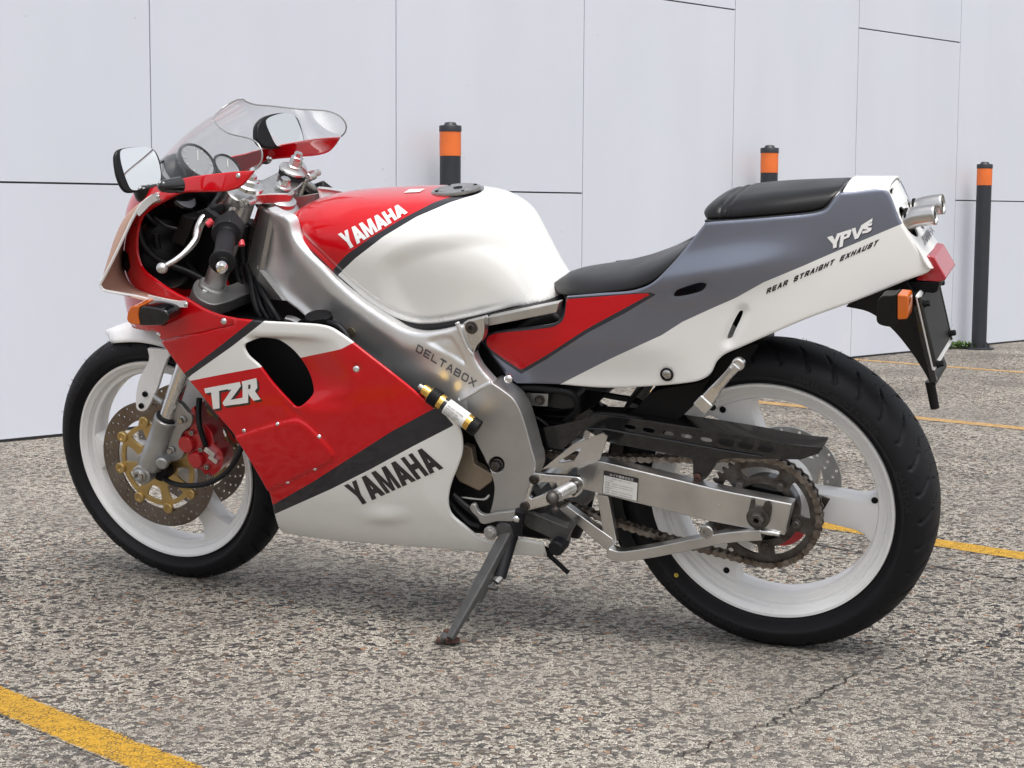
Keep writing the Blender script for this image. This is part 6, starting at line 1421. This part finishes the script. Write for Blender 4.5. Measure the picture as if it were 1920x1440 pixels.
for sgn in (-1,1):
    s_=np.array([1,-sgn,1]) if sgn>0 else np.array([1,1,1])
    c0=P(446,390,-.104)*s_
    mb=MB(); lathe(mb,[(.0265,-.030),(.0300,-.028),(.0300,.020),(.0265,.022)],c0+dF*.008,dF,36); cl=mb.build('clip_on_clamp',MT['castlight'],BIKE)
    mb=MB(); lathe(mb,[(.0240,-.075),(.0265,-.072),(.0265,-.030)],c0+dF*.008,dF,36); mb.build('clamp_sleeve',MT['alu'],cl)
    mb=MB(); cyl(mb,P(464,381,-.122)*s_,(0,1,0),.0105,.03,20,bv=.002); bolt(mb,P(464,381,-.137)*s_,(0,sgn,0),.0070,.004,'cap'); mb.build('pinch_bolt',MT['castlight'],cl)
    dr=(lambda q,k: q if sgn<0 else q+np.array([-.012*k,0,-.055*k]))
    g0=P(437,398,-.135)*s_; g1=dr(P(425,440,-.205)*s_,.6); g2=dr(P(417,494,-.315)*s_,1.7); g3=g2
    d=(g2-g1); d/=np.linalg.norm(d)
    mb=MB(); tube(mb,[g0,g1,g2],.011,16); bar_=mb.build('handlebar',MT['steel'],BIKE)
    Lg=np.linalg.norm(g2-g1); mb=MB()
    pr=[(.0285,0),(.0290,.003),(.0285,.006),(.0190,.008)]+[(.0178+.0005*(i%2),.010+i*(Lg-.020)/24) for i in range(25)]+[(.0190,Lg-.008),(.0245,Lg-.005),(.0250,Lg-.002),(.0235,Lg),(.013,Lg)]
    lathe(mb,pr,g1,d,36); mb.build('grip',MT['rubber'],bar_,ang=60)
    mb=MB(); lathe(mb,[(.0105,0),(.0115,.002),(.0115,.022),(.0085,.030),(0,.031)],g2,d,24); mb.build('bar_end',MT['chrome'],bar_)
    # switch housing with buttons
    h0=g0+(g1-g0)*.42; h1=g1-d*.002; mb=MB(); tube(mb,[h0,h1],1,4,rect=(.046,.044),flat=(1,0,.3)); sw=mb.build('switch_housing',MT['plastic'],bar_,bevel=.006,seg=3)
    if sgn<0:
        Sw=Surf(lambda a,b: np.stack([np.asarray(a,float),-.215+0*np.asarray(a)+ .0*np.asarray(b),np.asarray(b,float)],-1),(-1.2,-.8),(.6,1.0))
        mb=MB(); box(mb,P(397,404,-.175),(.030,.016,.012),('Y',.6)); mb.build('choke_lever',MT['plastic'],sw)
        mb=MB(); tube(mb,[P(388,424,-.19),P(398,416,-.18)],[.006,.008],10); mb.build('passing_button',MT['pink'],sw)
        mb=MB(); tube(mb,[P(452,452,-.19),P(453,462,-.195)],[.0055,.007],10); mb.build('horn_button',MT['pink'],sw)
        for q in ([(428,407),(434,405),(438,411),(440,419),(443,424),(437,421),(432,414)],[(424,405),(427,404),(428,409),(425,410)]):
            X=[P(u,v,-.2105) for u,v in q]
    # lever
    lv=[(404,400,-.150),(385,408,-.165),(374,424,-.185),(369,441,-.21),(366,452,-.225),(352,470,-.25),(332,487,-.275),(312,499,-.292)]
    X=np.array([dr(P(*p)*s_,k*.2) for k,p in enumerate(lv)]); mb=MB(); tube(mb,X,[.010,.0095,.0090,.0085,.0070,.0068,.0060,.0052,.0048],14,sm=5); lo=mb.build('lever',MT['castlight'],bar_)
    mb=MB(); e=dr(P(304,504,-.298)*s_,1.6); ellip(mb,e,(.0118,.0105,.0108)); mb.build('lever_ball',MT['castlight'],bar_)
    mb=MB(); X=P(394,398,-.150)*s_; box(mb,X,(.044,.040,.016),('Y',-.25)); mb.build('lever_perch',MT['matte'],bar_,bevel=.004)
    if sgn<0:
        mb=MB(); lathe(mb,[(.010,0),(.010,.006),(.007,.008),(0,.008)],P(399,393,-.15),(0,-.2,1),18); mb.build('pivot_screw',MT['rubber'],bar_)
cable('clutch_cable',[(396,390,-.14),(402,380,-.12),(410,368,-.10),(413,352,-.07),(405,340,-.03)],.0048,'rubber')
# lower clamp
LC=P(400,540,-.104)
Slc=Surf(lambda a,b: np.stack([np.asarray(a,float),np.asarray(b,float),LC[2]-(np.asarray(a)-LC[0])*math.tan(R(20))],-1),(-1.3,-.9),(-.16,.16),(1,1),(90,90))
lc=slab_on('lower_fork_clamp',Slc,smooth([(364,532),(372,524),(380,522),(392,534),(410,539),(440,532),(470,515),(482,530),(478,545),(455,556),(430,566),(400,572),(372,560),(362,546)],3),-dF,.030,MT['cast'],BIKE,bevel=.004,seg=3)
slab_on('clamp_far_half',Slc,smooth([(364,532),(372,524),(380,522),(392,534),(410,539),(440,532),(470,515),(482,530),(478,545),(455,556),(430,566),(400,572),(372,560),(362,546)],3),-dF,.030,MT['cast'],lc,bevel=.004,mir=-1)
for sgn in (-1,1):
    mb=MB(); lathe(mb,[(.031,-.030),(.031,.004),(.0275,.008),(.0225,.008)],LC*[1,-sgn,1] if sgn>0 else LC,dF,40); mb.build('clamp_ring',MT['cast'],lc)
    tb=MB(); cyl(tb,(LC+dF*.075)*([1,-1,1] if sgn>0 else [1,1,1]),dF,.0222,.16,36); tb.build('fork_upper_tube',MT['alu'],lc)
    tb=MB(); cyl(tb,(LC-dF*.09)*([1,-1,1] if sgn>0 else [1,1,1]),dF,.0245,.15,36); tb.build('fork_upper_sleeve',MT['alu'],lc)
mb=MB(); cyl(mb,P(383,551,-.135),dF,.008,.020,16,bv=.002); mb.build('clamp_bolt',MT['castlight'],lc)
# cables by the steering head
plate('wiring_loom_cover',smooth([(428,425),(470,420),(474,500),(470,548),(440,556),(424,520)],6),.010,.03,MT['matte'],BIKE,bevel=.006)
for L_ in ([(446,430,-.01),(440,470,-.02),(446,520,-.03),(462,552,-.05)],[(462,425,-.02),(456,470,-.03),(462,520,-.05),(478,550,-.07)]): cable('wiring_loom',L_,.0055,'rubber')
for L,r_ in (([(462,500,-.05),(470,525,-.07),(476,560,-.09),(484,585,-.10),(496,603,-.10)],.0075),([(470,515,-.06),(482,545,-.08),(490,575,-.10),(505,602,-.11)],.0055),([(478,520,-.07),(492,550,-.095),(510,580,-.115),(524,603,-.12)],.0060),([(440,585,-.02),(425,568,-.02),(418,560,-.02)],.009),([(500,566,-.09),(508,585,-.10),(516,600,-.11)],.0085)):
    cable('steering_cable',L,r_,'rubber')
for L in ([(428,560,.0),(445,600,.0),(452,620,.0)],[(447,552,-.01),(441,600,-.02)],[(452,555,-.01),(475,605,-.03)]):
    cable('fork_stay_hose',L,.0085,'matte')
# radiator filler at the fairing's top edge
c=P(598,601,-.165); mb=MB(); lathe(mb,[(.022,-.03),(.022,-.004),(.0245,-.002)],c,(.1,-.15,1),28); rf=mb.build('radiator_neck',MT['castlight'],BIKE)
mb=MB(); lathe(mb,[(.0265,-.003),(.0275,.002),(.0265,.009),(.020,.011),(0,.011)],c,(.1,-.15,1),30); box(mb,c+[.012,-.018,.004],(.024,.014,.007),('Z',.5)); mb.build('radiator_cap',MT['matte'],rf)
cable('overflow_hose',[(612,607,-.172),(632,612,-.18),(648,628,-.185),(657,648,-.19),(660,662,-.18)],.0070,'rubber',rf)
mb=MB(); lathe(mb,[(.010,0),(.0095,.002),(0,.003)],S_frame.at([(660,624)])[0]+[0,-.002,0],(-.15,-1,0),26); mb.build('frame_plug',mat('brass_plug',(.36,.30,.20),.4,.8),FRS)
cable('choke_union',[(540,600,-.13),(552,603,-.135),(562,609,-.14)],.009,'castlight')

# ------------------------------------------------------------------ mirrors
def mirror_surf(x0,nx=.0,ny=-.12,nz_=.22):
    return Surf(lambda a,b: np.stack([x0-ny*np.asarray(a,float)*1.0-nz_*(np.asarray(b,float)-1.0),np.asarray(a,float),np.asarray(b,float)],-1),(-.55,.55),(.80,1.2),(1,1),(120,90))
Z8=lambda L: Z(0,240,4,L); Z3=lambda L: Z(120,160,3.2,L)
for (xm,y_ref,ho,gl_,stalk) in (
   (-1.125,-.3,Z8([(862,200),(885,165),(960,146),(1110,143),(1162,160),(1188,195),(1213,262),(1221,400),(1200,435),(1150,462),(985,502),(950,498),(920,470),(888,400),(868,320)]),Z8([(905,185),(925,166),(1110,152),(1150,172),(1193,270),(1205,385),(1185,428),(1140,450),(1015,473),(985,466),(950,400),(905,245)]),[(316,350.5,-.245),(324,350,-.232),(338,348,-.208)]),
   (-1.125,.3,Z3([(1158,300),(1165,240),(1200,195),(1260,172),(1330,165),(1388,180),(1412,205),(1450,335),(1448,355),(1380,372),(1290,386),(1240,390),(1190,375),(1162,335)]),Z3([(1215,215),(1270,182),(1358,172),(1385,190),(1438,335),(1433,354),(1340,368),(1285,372),(1240,300)]),[(505,286,.27),(500,292,.22),(498,296,.185)])):
    S_m=mirror_surf(xm); mo=slab_on('mirror',S_m,smooth(ho,3),(-1,0,-.1),(.012 if y_ref<0 else .020),MT['plastic'],BIKE,bevel=.007,seg=3,scale=.90)
    S_g=Surf(lambda a,b: S_m.f(a,b)+np.array([.0012,0,0]),(-.55,.55),(.80,1.2),(1,1),(120,90))
    slab_on('mirror_glass',S_g,smooth(gl_,3),(-1,0,0),.001,MT['mirror'],mo,bevel=0)
    q=np.array([P(*p) for p in stalk]); mb=MB(); tube(mb,q+[[-.012,0,0],[-.008,0,0],[0,0,0]],[.012,.014,.016],16); ellip(mb,q[0]+[-.012,0,0],(.012,.012,.012)); mb.build('mirror_stalk',MT['gloss_black'],mo)
# ------------------------------------------------------------------ instruments
mb=MB(); ellip(mb,P(368,312,-.045)+[-.052,0,-.030],(.045,.062,.055)); ellip(mb,P(318,335,-.085)+[-.045,0,-.022],(.038,.046,.040)); ellip(mb,P(424,325,.02)+[-.048,0,-.026],(.040,.055,.045)); ic=mb.build('instrument_cluster',MT['plastic'],BIKE)
gd=np.array([.80,-.05,.60])
for (u,v,yy,r_) in ((368,306,-.045,.039),(318,329,-.085,.028),(341,372,-.06,.030),(424,318,.02,.030)):
    c=P(u,v,yy); mb=MB(); lathe(mb,[(r_*.8,-.03),(r_*1.08,-.012),(r_*1.16,.004),(r_*1.06,.009),(r_*1.0,.004)],c,gd,40); g_=mb.build('gauge',MT['gloss_black'],ic)
    mb=MB(); lathe(mb,[(r_*.99,.0045),(0,.0050)],c,gd,40); mb.build('gauge_face',MT['gauge'],ic)
    u_,v_=frame_of(gd/np.linalg.norm(gd)); mb=MB(); tube(mb,[c+gd*.0065,c+gd*.0065+u_*r_*.5+v_*r_*.55],.0009,5); mb.build('gauge_needle',MT['paper'],ic)
    for k in range(9):
        a=R(-30+k*30); p0=c+gd*.0062+(u_*math.cos(a)+v_*math.sin(a))*r_*.78; p1=c+gd*.0062+(u_*math.cos(a)+v_*math.sin(a))*r_*.92; 
        if r_>.035: mb=MB(); tube(mb,[p0,p1],.0008,4); mb.build('gauge_tick',MT['paper'],ic)
# headlamp shell and brackets in the nose
mb=MB(); ellip(mb,(-1.30,0,.76),(.085,.14,.075)); hl=mb.build('headlamp_bucket',MT['matte'],BIKE)
plate('nose_inner',smooth([(270,400),(320,385),(400,390),(430,420),(420,470),(400,520),(350,545),(310,530),(275,500),(262,450)],5),-.02,.006,MT['matte'],hl,bevel=0)
for L,r_ in (([(258,420,-.13),(270,460,-.13),(300,490,-.12),(350,510,-.10),(380,525,-.09)],.006),([(290,410,-.12),(310,425,-.12),(332,431,-.11)],.004),([(292,440,-.10),(298,480,-.10),(302,520,-.10)],.007)):
    cable('wiring',L,r_,'rubber')
plate('relay_box',smooth([(340,405,'c'),(366,412,'c'),(345,465,'c'),(318,455,'c')],3),-.10,.05,MT['plastic'],BIKE,bevel=.003)
plate('cowl_stay',[(250,395),(262,392),(420,575),(405,580)],-.06,.012,MT['matte'],BIKE,bevel=.002)
mb=MB(); bolt(mb,P(505,299,.150),(.2,-1,0),.0075,.006,'dome'); mb.build('mirror_bolt',MT['chrome'],cowl)
mb=MB(); box(mb,P(575,362,.19),(.05,.05,.03)); o=mb.build('right_switch_housing',MT['plastic'],BIKE,bevel=.006)
mb=MB(); box(mb,P(597,366,.19),(.018,.02,.012)); mb.build('kill_switch',MT['pink'],o,bevel=.003)
print('extents ok')
